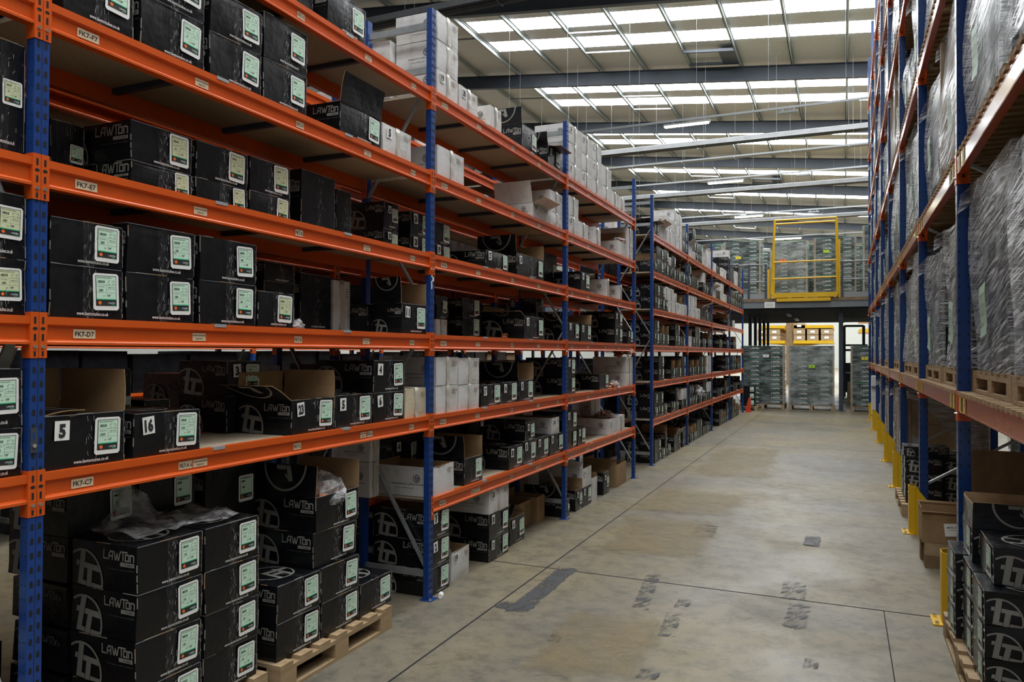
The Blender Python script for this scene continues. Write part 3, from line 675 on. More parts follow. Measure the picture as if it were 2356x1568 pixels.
def loc_label(beam, y, s, wd, line, line2=None, arrow=False, hh=.034):
    mb = MB(); mb.quad((0, -wd / 2, -hh / 2), (0, wd / 2, -hh / 2), (0, wd / 2, hh / 2), (0, -wd / 2, hh / 2), 'tan')
    if line2:
        text(mb, line, (.0008, 0, .007), Y, Z, X, .0062, 'print_black', .015, wd * .92); text(mb, line2, (.0008, 0, -.007), Y, Z, X, .0062, 'print_black', .015, wd * .5)
    elif line:
        text(mb, line, (.0008, -.006 if arrow else 0, 0), Y, Z, X, hh * .52, 'print_black', .02, wd * (.68 if arrow else .86))
        if arrow: mb.add([(.0008, wd * .40 + dy, dz) for dy, dz in ((-.0012, .010), (.0012, .010), (.0012, -.002), (.0055, -.002), (0, -.011), (-.0055, -.002), (-.0012, -.002))], [tuple(range(7))], 'print_black')
    o = mb.build('shelf_label', beam); o.location = (-.0115 + .0005, y, -.059); return o
def rack(label, ys, levels, ztop, xf, xb, s=1, depthdetail=2, group='shelving racks left of the aisle', names=None, brace_up=True):
    root = thing('shelving_rack', (xf, ys[0], 0), label, 'rack', group); ox, oy = xf, ys[0]
    um = upright_mesh(ztop, 'blue', 1 if s > 0 else -1); ur = upright_mesh(ztop, 'blue', -1 if s > 0 else 1)
    bx = xb - ox
    bp = MB(); bp.box(-.06, .03, -.075, .02, 0, .005, 'blue'); bp.tube((.018, -.065, .005), (.018, -.065, .02), .008, 'bolt', 6); bp = bp.mesh('base_plate')
    brs = MB()
    nodes = [(0, .19), (1, 1.05), (0, 1.95), (1, 2.78), (0, 3.62)]
    for i, yk in enumerate(ys):
        yy = yk - oy
        u = link('upright', um, root, (0, yy, 0)); link('base_plate', bp, u)
        u2 = link('upright', ur, root, (bx, yy, 0)); o = link('base_plate', bp, u2)
        xo = lambda k: (-.02 * s if k == 0 else bx + .02 * s)
        for a, b in zip(nodes, nodes[1:]):
            q = MB(); q.bar((xo(a[0]), yy - .0275, a[1]), (xo(b[0]), yy - .0275, b[1]), .012, .036, 'galv', (0, 1, 0)); q.build('diagonal_brace', root)
        for z in (.175, 3.66, ztop - .11):
            q = MB(); q.bar((xo(0), yy - .0275, z), (xo(1), yy - .0275, z), .020, .045, 'galv'); q.build('horizontal_brace', root)
    for b, (y0, y1) in enumerate(zip(ys, ys[1:])):
        L = y1 - .055 - y0; bm = beam_mesh(L, 'orange', 1 if s > 0 else -1); bmr = beam_mesh(L, 'orange', -1 if s > 0 else 1)
        for nm in levels[b]:
            z = LV[nm]
            f = link('beam', bm, root, (.0, y0 - oy, z)); rr = link('beam', bmr, root, (bx, y0 - oy, z))
            for q, sg in ((f, 1 if s > 0 else -1), (rr, -1 if s > 0 else 1)):
                link('end_bracket', BR[(0, sg)], q, (0, 0, 0)); link('end_bracket', BR[(1, sg)], q, (0, L, 0))
            p = MB(); xa, xc = sorted((-.04 * s, bx + .04 * s)); p.box(xa, xc, y0 - oy + .01, y0 - oy + L - .01, z - .021, z - .003, 'chip'); p.build('shelf_board', root)
            for k in (1, 2, 3):
                q = MB(); yb = y0 - oy + L * k / 4; q.box(xa, xc, yb - .014, yb + .014, z - .048, z - .021, 'steel_dark'); q.build('shelf_support', root)
            if names and s > 0:
                code = names[b]; sc = 1.0
                if code:
                    loc_label(f, .157, 1, .090, code + '-' + nm + '7'); loc_label(f, 1.37, 1, .060, code + '-' + nm); loc_label(f, 2.506 - .0, 1, .058, code + '-' + nm + '1')
                    kind2 = '90DEG LONG RADIUS' if b <= 1 else '45DEG'
                    lowest = nm == levels[b][0]
                    if lowest:
                        loc_label(f, .640, 1, .074, code + '-A', None, True); loc_label(f, .722, 1, .080, kind2, 'ELBOWS'); loc_label(f, 1.96, 1, .060, kind2, 'ELBOWS'); loc_label(f, 2.03, 1, .060, code + '-A', None, True)
                    else:
                        loc_label(f, .708, 1, .075, kind2, 'ELBOWS'); loc_label(f, 1.984, 1, .070, kind2, 'ELBOWS')
                else:
                    for yy2 in (.15, .75, 1.37, 2.0, 2.55): loc_label(f, min(yy2, L - .06), 1, .06, '')
                for yy2 in (.82, 1.78):
                    q = MB(); q.box(-.02, .0022, -.035, .035, -.012, .0022, 'grey_clip'); o = q.build('aluminium_clip', f); o.location = (0, yy2, 0)
    return root
YK = [-.985, 1.788, 4.566, 7.335, 10.109]
full = 'BCDEFG'
rack('orange and blue shelving rack nearest the camera, filling the left side', YK, ['CDEFG', 'CDEFG', full, full], 4.08, XL, XB, 1, names=['FK8', 'FK7', 'FK6', 'FK5'])
_rk = [o for o in COL.objects if o.name == 'shelving_rack'][0]
mb = MB(); rr_ = random.Random(4)
for i in range(7): yy = rr_.uniform(-.050, -.028); zz = 2.13 + .028 * i; mb.add([(0, yy, zz), (0, yy + rr_.uniform(.012, .024), zz + .004), (0, yy + rr_.uniform(.014, .022), zz + .034), (0, yy - .001, zz + .03)], [(0, 1, 2, 3)], 'paper')
o = mb.build('torn_sticker', _rk); o.location = (.0018, YK[2] - YK[0], 0); o['label'] = 'torn white sticker remains'
mb = MB(); mb.box(0, .003, -.052, -.028, 1.175, 1.262, 'steel_dark'); mb.tube((.003, -.040, 1.20), (.008, -.040, 1.20), .007, 'bolt', 8); mb.quad((.0036, -.044, 1.222), (.0036, -.036, 1.222), (.0036, -.036, 1.246), (.0036, -.044, 1.246), 'blue')
o = mb.build('locking_plate', _rk); o.location = (.0008, YK[1] - YK[0], .165); o['label'] = 'small black bolted plate'
YM = [11.353, 14.165, 16.99, 19.85, 22.60]
rack('farther orange and blue shelving rack beyond the gap, packed with small cartons', YM, [full] * 4, 4.10, -2.645, -3.2, 1, names=[None] * 4)
rack('shelving rack back to back behind the nearest left rack', YK, ['CDEFG', 'CDEFG', full, full], 4.08, -3.97, -3.40, -1)
rack('shelving rack back to back behind the farther left rack', YM, [full] * 4, 4.10, -3.99, -3.42, -1)
rack('distant shelving rack glimpsed through the gap under the middle shelf', [-1.2, 1.6, 4.4, 7.2, 10.0, 12.8, 15.6], ['CDEFG'] * 6, 4.08, -6.6, -7.2, 1, group='shelving racks left of the aisle')

# ================================================================ CARTON STOCK, nearest left rack
ORD = ['first', 'second', 'third', 'fourth', 'fifth', 'sixth', 'seventh', 'eighth', 'ninth', 'tenth', 'eleventh', 'twelfth', 'thirteenth', 'fourteenth', 'fifteenth', 'sixteenth']
SHN = {'A': 'floor', 'B': 'lowest shelf', 'C': 'second shelf', 'D': 'third shelf', 'E': 'fourth shelf', 'F': 'fifth shelf', 'G': 'top shelf'}
BAYN = {'n0': 'bay at the left edge', 'n1': 'nearest full bay', 'n2': 'second left bay', 'n3': 'third left bay',
        'f1': 'first far-rack bay', 'f2': 'second far-rack bay', 'f3': 'third far-rack bay', 'f4': 'last far-rack bay'}
TIER = {1: [''], 2: ['lower', 'upper'], 3: ['bottom', 'middle', 'top'], 4: ['bottom', 'second', 'third', 'top'], 5: ['bottom', 'second', 'third', 'fourth', 'top']}
_cnt = {}; _PL = []
def stack(bay, lv, x0, x1, tops, kinds, nums=None, Xf=-2.625, d=.38, flaps=(), lod=0, qty=280, size='7/8"', style='g', base=None, back=False, hmin=.09, conv=None, **kw):
    if conv: x0, x1 = conv[0](x0), conv[0](x1); tops = [conv[1](t) for t in tops]
    ym = (784 + tops[0]) / 2 if lv == 'A' else tops[0]
    zb = base if base is not None else (0.0 if lv == 'A' else LV[lv])
    a = at(x0, tops[0], 0, Xf).y; b = at(x1, tops[0], 0, Xf).y
    ztop = at(x1, tops[-1], 0, Xf).z
    if lv == 'A' and bay in ('n0', 'n1') and zb == 0: pass
    for yp in YK + YM:
        if a < yp + .002 and b > yp - .057 and (Xf > -2.66 or Xf - d < -3.12):
            if (a + b) / 2 < yp - .027: b = yp - .060
            else: a = yp + .004
    for q in _PL:
        ox = min(Xf, q[1]) - max(Xf - d, q[0]); oy = min(b, q[3]) - max(a, q[2]); oz = min(ztop, q[5]) - max(zb, q[4])
        if min(ox, oy, oz) <= .003: continue
        if Xf > q[1] + .05 and Xf - q[1] - .01 >= .2: d = Xf - q[1] - .01
        elif Xf < q[1] - .05 and Xf < q[0] + .2:
            back_ = max(Xf - d, -3.38); Xf = q[0] - .012; d = max(.18, min(d, Xf - back_))
        elif b - a > oy + .06:
            if (a + b) / 2 < (q[2] + q[3]) / 2: b -= oy
            else: a += oy
        else: d = max(.2, d - ox)
    _PL.append((Xf - d, Xf, a, b, zb, ztop))
    wd = b - a - .006; yc = (a + b) / 2
    key = (bay, lv, back); _cnt[key] = _cnt.get(key, 0) + 1; o = ORD[min(_cnt[key] - 1, 15)]
    z = zb; n = len(tops); out = []
    for i, t in enumerate(tops):
        zt = at(x1, t, 0, Xf).z; h = max(hmin, min(zt - z, .42)); k = kinds[i]; num = nums[i] if nums else None
        top = i == n - 1; fl = flaps if top else ()
        adj = KN[k][1]; st = 'open ' if fl else ''
        nw = f' marked {num}' if num is not None and bay[0] == 'n' else ''
        tw = TIER[n][i]; tw = f', {tw} one' if tw else ''
        lab = f'{st}{adj} carton{nw}, {SHN[lv]}{" back row" if back else ""}, {o} along, {BAYN[bay]}{tw}'
        out.append(carton(k, Xf - d / 2, yc, z, d, wd, h - .003, lab, ('cartons in the far left rack' if bay[0] == 'f' else 'cartons in the nearest left rack'), num, fl, qty, size, style, lod, **kw))
        z += h
    return out
def bag(name, loc, sc, label, cat='bag', content=True):
    """crumpled clear bag of copper fittings"""
    t = thing(name, loc, label, cat, 'clear bags of copper fittings'); r = random.Random(int(loc[1] * 100)); sx, sy, sz = sc
    mb = MB(); n, m_ = 12, 8; vs = []
    for j in range(m_ + 1):
        ph = math.pi / 2 * j / m_
        for i in range(n):
            th = 2 * math.pi * i / n; k = 1 + r.uniform(-.16, .16)
            vs.append((sx * math.cos(th) * math.cos(ph) * k, sy * math.sin(th) * math.cos(ph) * k, sz * math.sin(ph) * (1 + r.uniform(-.2, .1))))
    mb.add(vs, [(j * n + i, j * n + (i + 1) % n, (j + 1) * n + (i + 1) % n, (j + 1) * n + i) for j in range(m_) for i in range(n)], 'bag'); mb.build('clear_bag', t)
    if content:
        for k in range(12):
            mb = MB(); a = r.uniform(0, 6.28); rr = r.uniform(0, .6); p = Vector((sx * rr * math.cos(a), sy * rr * math.sin(a), r.uniform(.1, .6) * sz * (1 - rr * .6)))
            q = p + Vector((r.uniform(-1, 1), r.uniform(-1, 1), r.uniform(-.5, .5))).normalized() * min(sx, sy) * .45
            e = q + Vector((r.uniform(-1, 1), r.uniform(-1, 1), 0)).normalized() * min(sx, sy) * .35
            rad = min(sx, sy) * .13; mb.tube(p, q, rad, 'copper', 7); mb.tube(q, e, rad, 'copper', 7); mb.build('copper_elbow', t)
    return t
S_ = stack
# --- top shelf (G)
S_('n1', 'G', 600, 721, [-80], 'b', Xf=-2.66); S_('n1', 'G', 753, 841, [26], 'b', qty=8, size='3 1/8"')
S_('n1', 'G', 880, 978, [120], 'w', Xf=-2.98)
S_('n2', 'G', 1005.5, 1054, [188, 124, 62], 'www', [19, None, None]); S_('n2', 'G', 1057, 1100, [222], 'w', [30]); S_('n2', 'G', 1127, 1153.5, [258], 'w')
S_('n2', 'G', 1201, 1235, [306], 'b', flaps=(('L', 92, .15),), Xf=-2.66)
S_('n2', 'G', 1261, 1289, [352], 'b', [11], flaps=(('L', 100, .13), ('F', 186, .13)))
S_('n3', 'G', 1307.6, 1337, [390, 346, 304], 'www', [14, None, 20], lod=1); S_('n3', 'G', 1338, 1361.7, [406, 366, 324], 'www', [8, None, 16], lod=1)
S_('n3', 'G', 1362, 1384, [424, 382, 341], 'www', [None, 8, 7], lod=1); S_('n3', 'G', 1384.6, 1406, [437.4, 393], 'ww', lod=1)
S_('n3', 'G', 1406, 1424, [449], 'w', lod=1); S_('n3', 'G', 1424.5, 1437.5, [460], 'w', lod=1)
# --- shelf F
S_('n0', 'F', 10, 66, [-40], 'b'); 
S_('n1', 'F', 145, 309, [-60], 'b', qty=14, size='2 5/8"'); S_('n1', 'F', 322, 470, [55, -62], 'bb', qty=14, size='2 5/8"')
S_('n1', 'F', 482, 602, [127, 34], 'bb', qty=14, size='2 5/8"'); S_('n1', 'F', 605, 706, [179, 81], 'bb', qty=14, size='2 5/8"')
S_('n1', 'F', 781, 877, [277], 'b', flaps=(('F', 100, .17),), qty=14, size='2 5/8"')
S_('n1', 'F', 880, 946, [312], 'w', [5]); 
S_('n2', 'F', 1006, 1068, [363], 'w'); S_('n2', 'F', 1225, 1262, [482], 'w', [19], flaps=(('F', 160, .13), ('L', 105, .2), ('B', 100, .12)))
S_('n2', 'F', 1266, 1294, [497, 450], 'ww')
S_('n3', 'F', 1308, 1331, [503, 460], 'ww', [15, None], lod=1); S_('n3', 'F', 1331.5, 1353.4, [518], 'w', lod=1); S_('n3', 'F', 1368, 1382, [527], 'w', [13], lod=1)
S_('n3', 'F', 1423, 1440, [560], 'w', flaps=(('R', 80, .15),), lod=1); S_('n3', 'F', 1442, 1457, [572, 530], 'ww', lod=1)
bag('bag_of_fittings', (-2.72, at(1423, 555, 0, -2.72).y - .1, 3.12), (.16, .14, .09), 'clear bag of copper fittings bulging from an open carton, fifth shelf, third left bay')
# --- shelf E
S_('n0', 'E', -60, 72, [112], 'b', Xf=-2.64, qty=24, size='2 1/8"', style='y')
S_('n1', 'E', 117, 196, [293], 'b', Xf=-2.98, back=True); S_('n1', 'E', 299, 441, [403, 318], 'bb', Xf=-2.72, d=.42, qty=24, size='2 1/8"', style='y')
S_('n1', 'E', 449, 569, [437, 358], 'bb', Xf=-2.73, qty=24, size='2 1/8"', style='y'); S_('n1', 'E', 574, 667, [460, 387], 'bb', Xf=-2.73, qty=24, size='2 1/8"', style='y')
S_('n1', 'E', 692, 771, [413], 'b', Xf=-2.80, lab=False); S_('n1', 'E', 773, 808, [444], 'b', Xf=-2.86, d=.3, lab=False)
S_('n1', 'E', 882, 939, [538, 479], 'bb', [30, 26], Xf=-2.86, d=.3); S_('n1', 'E', 943, 990, [550, 499], 'bb', [28, 26], Xf=-2.86, d=.3)
S_('n2', 'E', 998, 1036, [568, 518.6], 'bb', [19, None], Xf=-2.86, d=.3); S_('n2', 'E', 1040, 1070, [560], 'w', Xf=-3.05, d=.3, back=True); S_('n2', 'E', 1072, 1103, [570], 'w', Xf=-3.05, d=.3, back=True)
S_('n2', 'E', 1117, 1169, [588], 'b', [27]); S_('n2', 'E', 1189, 1251, [599], 'b', [24], flaps=(('L', 95, .16), ('R', 92, .14)))
S_('n2', 'E', 1252, 1281, [588], 'b', Xf=-2.95, d=.3, lod=1)
S_('n3', 'E', 1336, 1355.8, [629], 'b', [4], lod=1, tape=True, d=.42); S_('n3', 'E', 1397, 1401, [642], 'w', lod=1, d=.42); S_('n3', 'E', 1426, 1431, [657], 'w', lod=1)
# --- shelf D
S_('n0', 'D', -95, 60, [597, 450], 'bb', qty=280, style='y')
S_('n1', 'D', 112, 283, [620.7, 523], 'bb'); S_('n1', 'D', 290, 447, [640.6, 538], 'bb'); S_('n1', 'D', 458, 589, [656, 563], 'bb'); S_('n1', 'D', 592, 676, [675.7], 'b', style='y')
S_('n1', 'D', 607, 678, [652, 610], 'bb', Xf=-3.0, d=.3, lab=False, back=True); S_('n1', 'D', 690, 762, [636], 'b', Xf=-3.0, d=.3, lab=False, back=True); S_('n1', 'D', 766, 806, [648], 'w', Xf=-3.0, d=.3, back=True)
S_('n1', 'D', 811, 870, [700], 'b', Xf=-2.86, d=.30)
S_('n1', 'D', 924, 986, [702.5], 'b', [11], d=.44, flaps=(('L', 92, .17), ('R', 92, .15)))
S_('n2', 'D', 1003, 1029, [735, 682], 'wb', Xf=-2.93, d=.28); S_('n2', 'D', 1064, 1104, [732, 690], 'bb', Xf=-2.93, d=.28)
S_('n2', 'D', 1206, 1251, [731], 'b', [5], d=.42, flaps=(('L', 155, .10), ('B', 80, .10))); S_('n2', 'D', 1228, 1250, [707, 700], 'bb', Xf=-2.96, d=.3, back=True)
S_('n3', 'D', 1307, 1333, [742], 'b', [2], lod=1, flaps=(('L', 120, .12),)); S_('n3', 'D', 1336, 1360, [746], 'b', [3], lod=1, flaps=(('R', 110, .12),))
S_('n3', 'D', 1415, 1432, [754, 719], 'bb', [6, 4], lod=1, d=.42); S_('n3', 'D', 1444, 1457, [760], 'b', [7], lod=1)
bag('bag_of_fittings', (-2.80, at(1405, 712, 0, -2.8).y, LV['D'] + .36), (.14, .12, .06), 'clear bag of copper fittings lying on stacked black cartons, third shelf, third left bay')
t = thing('copper_coupling', (-2.66, at(1162, 771, 0, -2.66).y, LV['D'] + .022), 'single copper coupling lying on the front of the third shelf, second left bay', 'pipe fitting')
mb = MB(); N = 16
for a, b, r1, r2 in ((-.018, .018, .021, .021),):
    vs = []; 
    for x_ in (a, b):
        for rr in (.021, .016):
            vs += [(x_, rr * math.cos(6.2832 * i / N), rr * math.sin(6.2832 * i / N)) for i in range(N)]
    fs = []
    for i in range(N):
        j = (i + 1) % N; fs += [(i, j, 2 * N + j, 2 * N + i), (N + i, 3 * N + i, 3 * N + j, N + j), (i, N + i, N + j, j), (2 * N + i, 2 * N + j, 3 * N + j, 3 * N + i)]
    mb.add(vs, fs, 'copper')
o = mb.build('ring', t)
# --- shelf C
S_('n0', 'C', -120, 52, [980, 845], 'bb', flaps=(('L', 92, .15),))
S_('n1', 'C', 98, 287, [942], 'b', [5], qty=1500, size='1/2"', flaps=(('L', 4), ('R', 90, .165), ('B', 92, .165)))
S_('n1', 'C', 306, 461, [938], 'b', [16], qty=1500, size='1/2"'); S_('n1', 'C', 262, 312, [846], 'b', Xf=-2.99, d=.3, back=True, base=LV['C'] + .02, qty=1500, size='1/2"')
S_('n1', 'C', 330, 390, [915], 'b', Xf=-3.0, d=.3, back=True, lab=False); S_('n1', 'C', 521, 600, [905, 828], 'bb', [None, 3], Xf=-2.99, d=.34, back=True)
S_('n1', 'C', 668.6, 768, [911], 'b', [23], d=.42, qty=900, size='3/4"', flaps=(('L', 150, .16), ('R', 90, .15), ('B', 88, .14)))
S_('n1', 'C', 770, 856, [902], 'b', [5], qty=900, size='3/4"'); S_('n1', 'C', 858, 930, [897, 827], 'bb', [6, 4], qty=900, size='3/4"', d=.42)
S_('n1', 'C', 932, 989, [889], 'c', tape=True); S_('n1', 'C', 948, 985, [895, 818], 'ww', Xf=-3.0, d=.3, back=True)
S_('n2', 'C', 1003.5, 1054, [883, 820], 'ww'); S_('n2', 'C', 1055, 1103, [881, 822], 'ww'); S_('n2', 'C', 1106, 1152, [881], 'b', [17]); S_('n2', 'C', 1153.5, 1190, [876], 'b', [14])
S_('n2', 'C', 1193, 1227, [871], 'b', [15], flaps=(('L', 92, .16), ('R', 92, .15))); S_('n2', 'C', 1120, 1180, [832], 'b', Xf=-3.0, d=.3, back=True)
S_('n3', 'C', 1304, 1323.5, [865, 822], 'bb', [None, 3], d=.46, lod=1); S_('n3', 'C', 1379, 1400, [859], 'b', lod=1, flaps=(('B', 60, .08),), d=.42)
S_('n3', 'C', 1348, 1356, [820], 'b', [1], Xf=-2.9, d=.25, lod=1, back=True); S_('n3', 'C', 1441, 1460, [855, 820], 'ww', [None, 7], lod=1, d=.46)
bag('bag_of_fittings', (-2.76, at(1428, 815, 0, -2.76).y, LV['C'] + .43), (.2, .16, .09), 'clear bag of copper fittings on the topmost white carton, second shelf, third left bay')
bag('bag_of_fittings', (-2.68, at(1410, 885, 0, -2.68).y, LV['C']), (.10, .10, .09), 'small clear bag of copper fittings beside white cartons, second shelf, third left bay')
# --- shelf B
S_('n2', 'B', 983, 1044, [1060], 'w', flaps=(('B', 60, .02),), d=.46); S_('n2', 'B', 1068, 1110, [1043], 'b', flaps=(('L', 92, .17), ('R', 92, .15)), d=.42)
S_('n2', 'B', 850, 905, [1050, 1000], 'ww', Xf=-3.0, d=.32, back=True); S_('n2', 'B', 925, 985, [995], 'b', [4], Xf=-3.02, d=.3, back=True, base=LV['B'] + .1)
S_('n2', 'B', 1170, 1202, [1019], 'b', [30], d=.42); S_('n2', 'B', 1203, 1233, [1007], 'b', [1], d=.42); S_('n2', 'B', 1234, 1262, [1000], 'b', [1]); S_('n2', 'B', 1264, 1297, [991], 'b', [24])
a = at(1220, 955, 0, -2.64); zz = LV['B'] + .205
carton('b', -2.84, a.y - .03, zz, .42, .22, .17, 'open black carton marked 1 upon stacked cartons, lowest shelf, second left bay', 'cartons in the nearest left rack', 1, (('L', 60, .03),))
carton('w', -2.83, at(1276, 950, 0, -2.64).y, zz + .0, .40, .21, .16, 'white carton marked 28 upon the stacked cartons of the lowest shelf, second left bay', 'cartons in the nearest left rack', 28, (('B', 70, .03),))
S_('n3', 'B', 1303, 1327, [986, 942], 'bb', [None, 1], lod=1); S_('n3', 'B', 1328.6, 1347, [979], 'b', [9], lod=1); S_('n3', 'B', 1402, 1420, [958], 'w', [2], lod=1, d=.46, flaps=(('B', 60, .02),)); S_('n3', 'B', 1421, 1437, [952], 'w', lod=1)
S_('n3', 'B', 1366, 1388, [952, 915], 'ww', Xf=-2.98, d=.3, back=True, lod=1)
bag('bag_of_fittings', (-2.80, at(1392, 950, 0, -2.80).y, LV['B'] + .19), (.13, .13, .09), 'brown-tinted bag of copper fittings in the white carton of the lowest shelf, third left bay')
# --- floor
S_('n2', 'A', 985, 1033.5, [1286, 1223.7, 1160], 'bbb', [None, 2, 3], d=.46); S_('n2', 'A', 1038, 1079, [1250], 'w', [19], flaps=(('L', 120, .05), ('B', 75, .05)), Xf=-2.66)
S_('n2', 'A', 1124.5, 1170, [1218, 1163, 1108], 'bbw', [31, 30, 26], d=.46); S_('n2', 'A', 1173, 1207, [1177], 'b', [6], flaps=(('L', 40), ('R', 80, .06)), Xf=-2.68)
S_('n2', 'A', 1193, 1222, [1146], 'k', Xf=-2.86, d=.34, flaps=(('B', 80, .05),)); S_('n2', 'A', 1223.5, 1253, [1135], 'k', Xf=-2.80, d=.34, flaps=(('B', 80, .05),))
S_('n3', 'A', 1300, 1310, [1145], 'b', lod=1, flaps=(('L', 92, .14),), d=.46); S_('n3', 'A', 1324, 1339.6, [1120], 'b', [11], lod=0, flaps=(('R', 90, .10),)); S_('n3', 'A', 1340, 1360.5, [1112, 1069], 'bw', [3, 6], lod=1, flaps=(('L', 70, .08), ('B', 80, .06)))
S_('n3', 'A', 1362, 1374, [1093], 'w', lod=1, flaps=(('R', 85, .04),)); S_('n3', 'A', 1388.5, 1401, [1081], 'b', [4], lod=1, flaps=(('B', 70, .05),)); S_('n3', 'A', 1418.5, 1441, [1058], 'k', lod=1, d=.44, flaps=(('B', 88, .06), ('L', 110, .08)))
S_('n1', 'A', 880, 940, [1200, 1140], 'bb', Xf=-3.02, d=.3, back=True)

# ---------------------------------------------------------------- pallets
def pallet(loc, lx, ly, label, group, rz_=0, cat='pallet', mt='wood', h=.14, nb=7):
    t = thing('timber_pallet', loc, label, cat, group, rz_)
    bw = .095; me = MB(); me.box(-lx / 2, lx / 2, -bw / 2, bw / 2, h - .02, h, mt); me = me.mesh('deck_board')
    for i in range(nb): link('deck_board', me, t, (0, -ly / 2 + bw / 2 + (ly - bw) * i / (nb - 1), 0))
    sm = MB(); sm.box(-.045, .045, -ly / 2, ly / 2, h - .042, h - .02, mt); sm.box(-.045, .045, -ly / 2, ly / 2, 0, .02, mt); sm = sm.mesh('bearer')
    bm = MB(); bm.box(-.045, .045, -.06, .06, .02, h - .042, mt); bm = bm.mesh('block')
    for xx in (-lx / 2 + .045, 0, lx / 2 - .045):
        link('bearer', sm, t, (xx, 0, 0))
        for yy in (-ly / 2 + .06, 0, ly / 2 - .06): link('block', bm, t, (xx, yy, 0))
    return t
# pallet B: foreground stack beside the second upright
pallet((-2.95, 3.475, 0), .8, 1.0, 'timber pallet on the floor beneath the stack with the open carton of fittings', 'floor pallets under the nearest rack')
pallet((-2.97, 2.33, 0), .8, 1.15, 'timber pallet at the bottom edge under the nearest black stack', 'floor pallets under the nearest rack')
GB = 'black cartons stacked on the floor pallets'
def col(x0, x1, zs, Xf, what, d=.38, flaps=(), qty=120, size='1 1/8"', back=False):
    a = at(x0, 1300, 0, Xf).y; b = at(x1, 1300, 0, Xf).y; n = len(zs) - 1
    for i in range(n):
        fl = flaps if i == n - 1 else ()
        lab = f'{"open " if fl else ""}black carton, {ORD[i]} from the bottom, {what}'
        carton('b', Xf - d / 2 + random.uniform(-.004, .004), (a + b) / 2 + random.uniform(-.003, .003), zs[i], d, b - a - .005, zs[i + 1] - zs[i] - .003, lab, GB, None, fl, qty, size)
q = lambda n, h, b=.142: [b + h * i for i in range(n + 1)]
col(315, 466, q(4, .192), -2.60, 'nearest column on the bottom-edge pallet'); col(470, 594, q(4, .192), -2.60, 'farther column on the bottom-edge pallet')
a_, b_ = at(315, 1300, 0, -2.6).y, at(594, 1300, 0, -2.6).y
for i in range(3, 5):
    for j, (ya, yb) in enumerate(((a_ - .02, a_ + .33), (a_ + .34, a_ + .67))):
        carton('b', -3.19, (ya + yb) / 2, .142 + .192 * i, .38, .33, .189, f'black carton, {ORD[i]} from the bottom, {"nearer" if j == 0 else "farther"} column of the back row behind the bottom-edge stack', GB, None, (), 120, '1 1/8"', lod=1)
for i in range(5): carton('b', -2.95, 1.55, .142 + .192 * i, .38, .33, .189, f'black carton, {ORD[i]} from the bottom, column behind the nearest upright', GB, None, (), 120, lod=1)
for i in range(5): carton('b', -2.95, 1.15, .142 + .192 * i, .38, .33, .189, f'black carton, {ORD[i]} from the bottom, column at the left picture edge', GB, None, (), 120, lod=1)
for i in range(3): carton('b', -3.19, 3.10, .142 + .32 * i, .38, .36, .317, f'deep black carton, {ORD[i]} from the bottom, between and behind the two floor stacks', GB, None, (), 120, lod=1)
# stack on pallet B, irregular
zq = .142
for i, (x0, x1) in enumerate(((637, 737), (739, 826), (828, 901))):
    for k in range(2 if i < 2 else 1):
        col_y = [at(x, 1300, 0, -2.60).y for x in (x0, x1)]
        carton('b', -2.79, sum(col_y) / 2, zq + .19 * k, .38, col_y[1] - col_y[0] - .005, .187, f'black carton, {"lower" if k == 0 else "upper"} row, {ORD[i]} along on the pallet beside the second upright', GB, None, (), 120, '1 1/8"')
ya, yb = at(724, 1230, 0, -2.62).y, at(822, 1230, 0, -2.62).y
carton('b', -2.84, (ya + yb) / 2, zq + .38, .42, yb - ya, .19, 'black carton third up on the pallet beside the second upright, under the open one', GB, None, (), 120, '1 1/8"')
carton('b', -2.85, (ya + yb) / 2 + .02, zq + .57, .44, yb - ya, .19, 'open black carton full of bagged copper fittings, topmost of the pallet stack', GB, None, (('R', 92, .16), ('L', 84, .17)), 120, '1 1/8"')
bag('bag_of_fittings', (-2.76, (ya + yb) / 2 + .03, zq + .70), (.17, .13, .17), 'clear bag of copper fittings spilling over the topmost open carton on the pallet stack')
# loose film on the nearest floor stack
mb = MB(); r = random.Random(5); n = 14; vs = []
for j in range(n + 1):
    for i in range(n + 1):
        u, v = i / n, j / n; zz = .012 + .03 * abs(math.sin(7 * u + 3 * v)) * r.uniform(.4, 1)
        zz += .20 * math.exp(-((u - .25) ** 2 + (v - .30) ** 2) / .008) + .13 * math.exp(-((u - .33) ** 2 + (v - .42) ** 2) / .006)
        vs.append((-.20 + .42 * u + r.uniform(-.01, .01), -.28 + .58 * v + r.uniform(-.01, .01), zz))
mb.add(vs, [(j * (n + 1) + i, j * (n + 1) + i + 1, (j + 1) * (n + 1) + i + 1, (j + 1) * (n + 1) + i) for j in range(n) for i in range(n)], 'bag')
o = mb.build('plastic_film', None, True); o.location = (-2.84, 2.50, .142 + .192 * 4); tag(o, 'loose clear plastic film heaped on the nearest floor stack of black cartons', 'plastic film')
o = bag('film_scrap', (-2.63, at(685, 747, 0, -2.63).y, LV['D']), (.03, .045, .05), 'small scrap of clear film at the foot of the single carton, third shelf', 'plastic film', False)
o = MB(); o.tube((0, -.02, .017), (0, .035, .017), .017, 'paper', 12); o = o.build('paper_roll', None); o.location = at(1014, 1375, 2, 0) ; o.rotation_euler = (0, 0, .4); tag(o, 'small white paper roll lying on the floor by the second upright', 'litter')

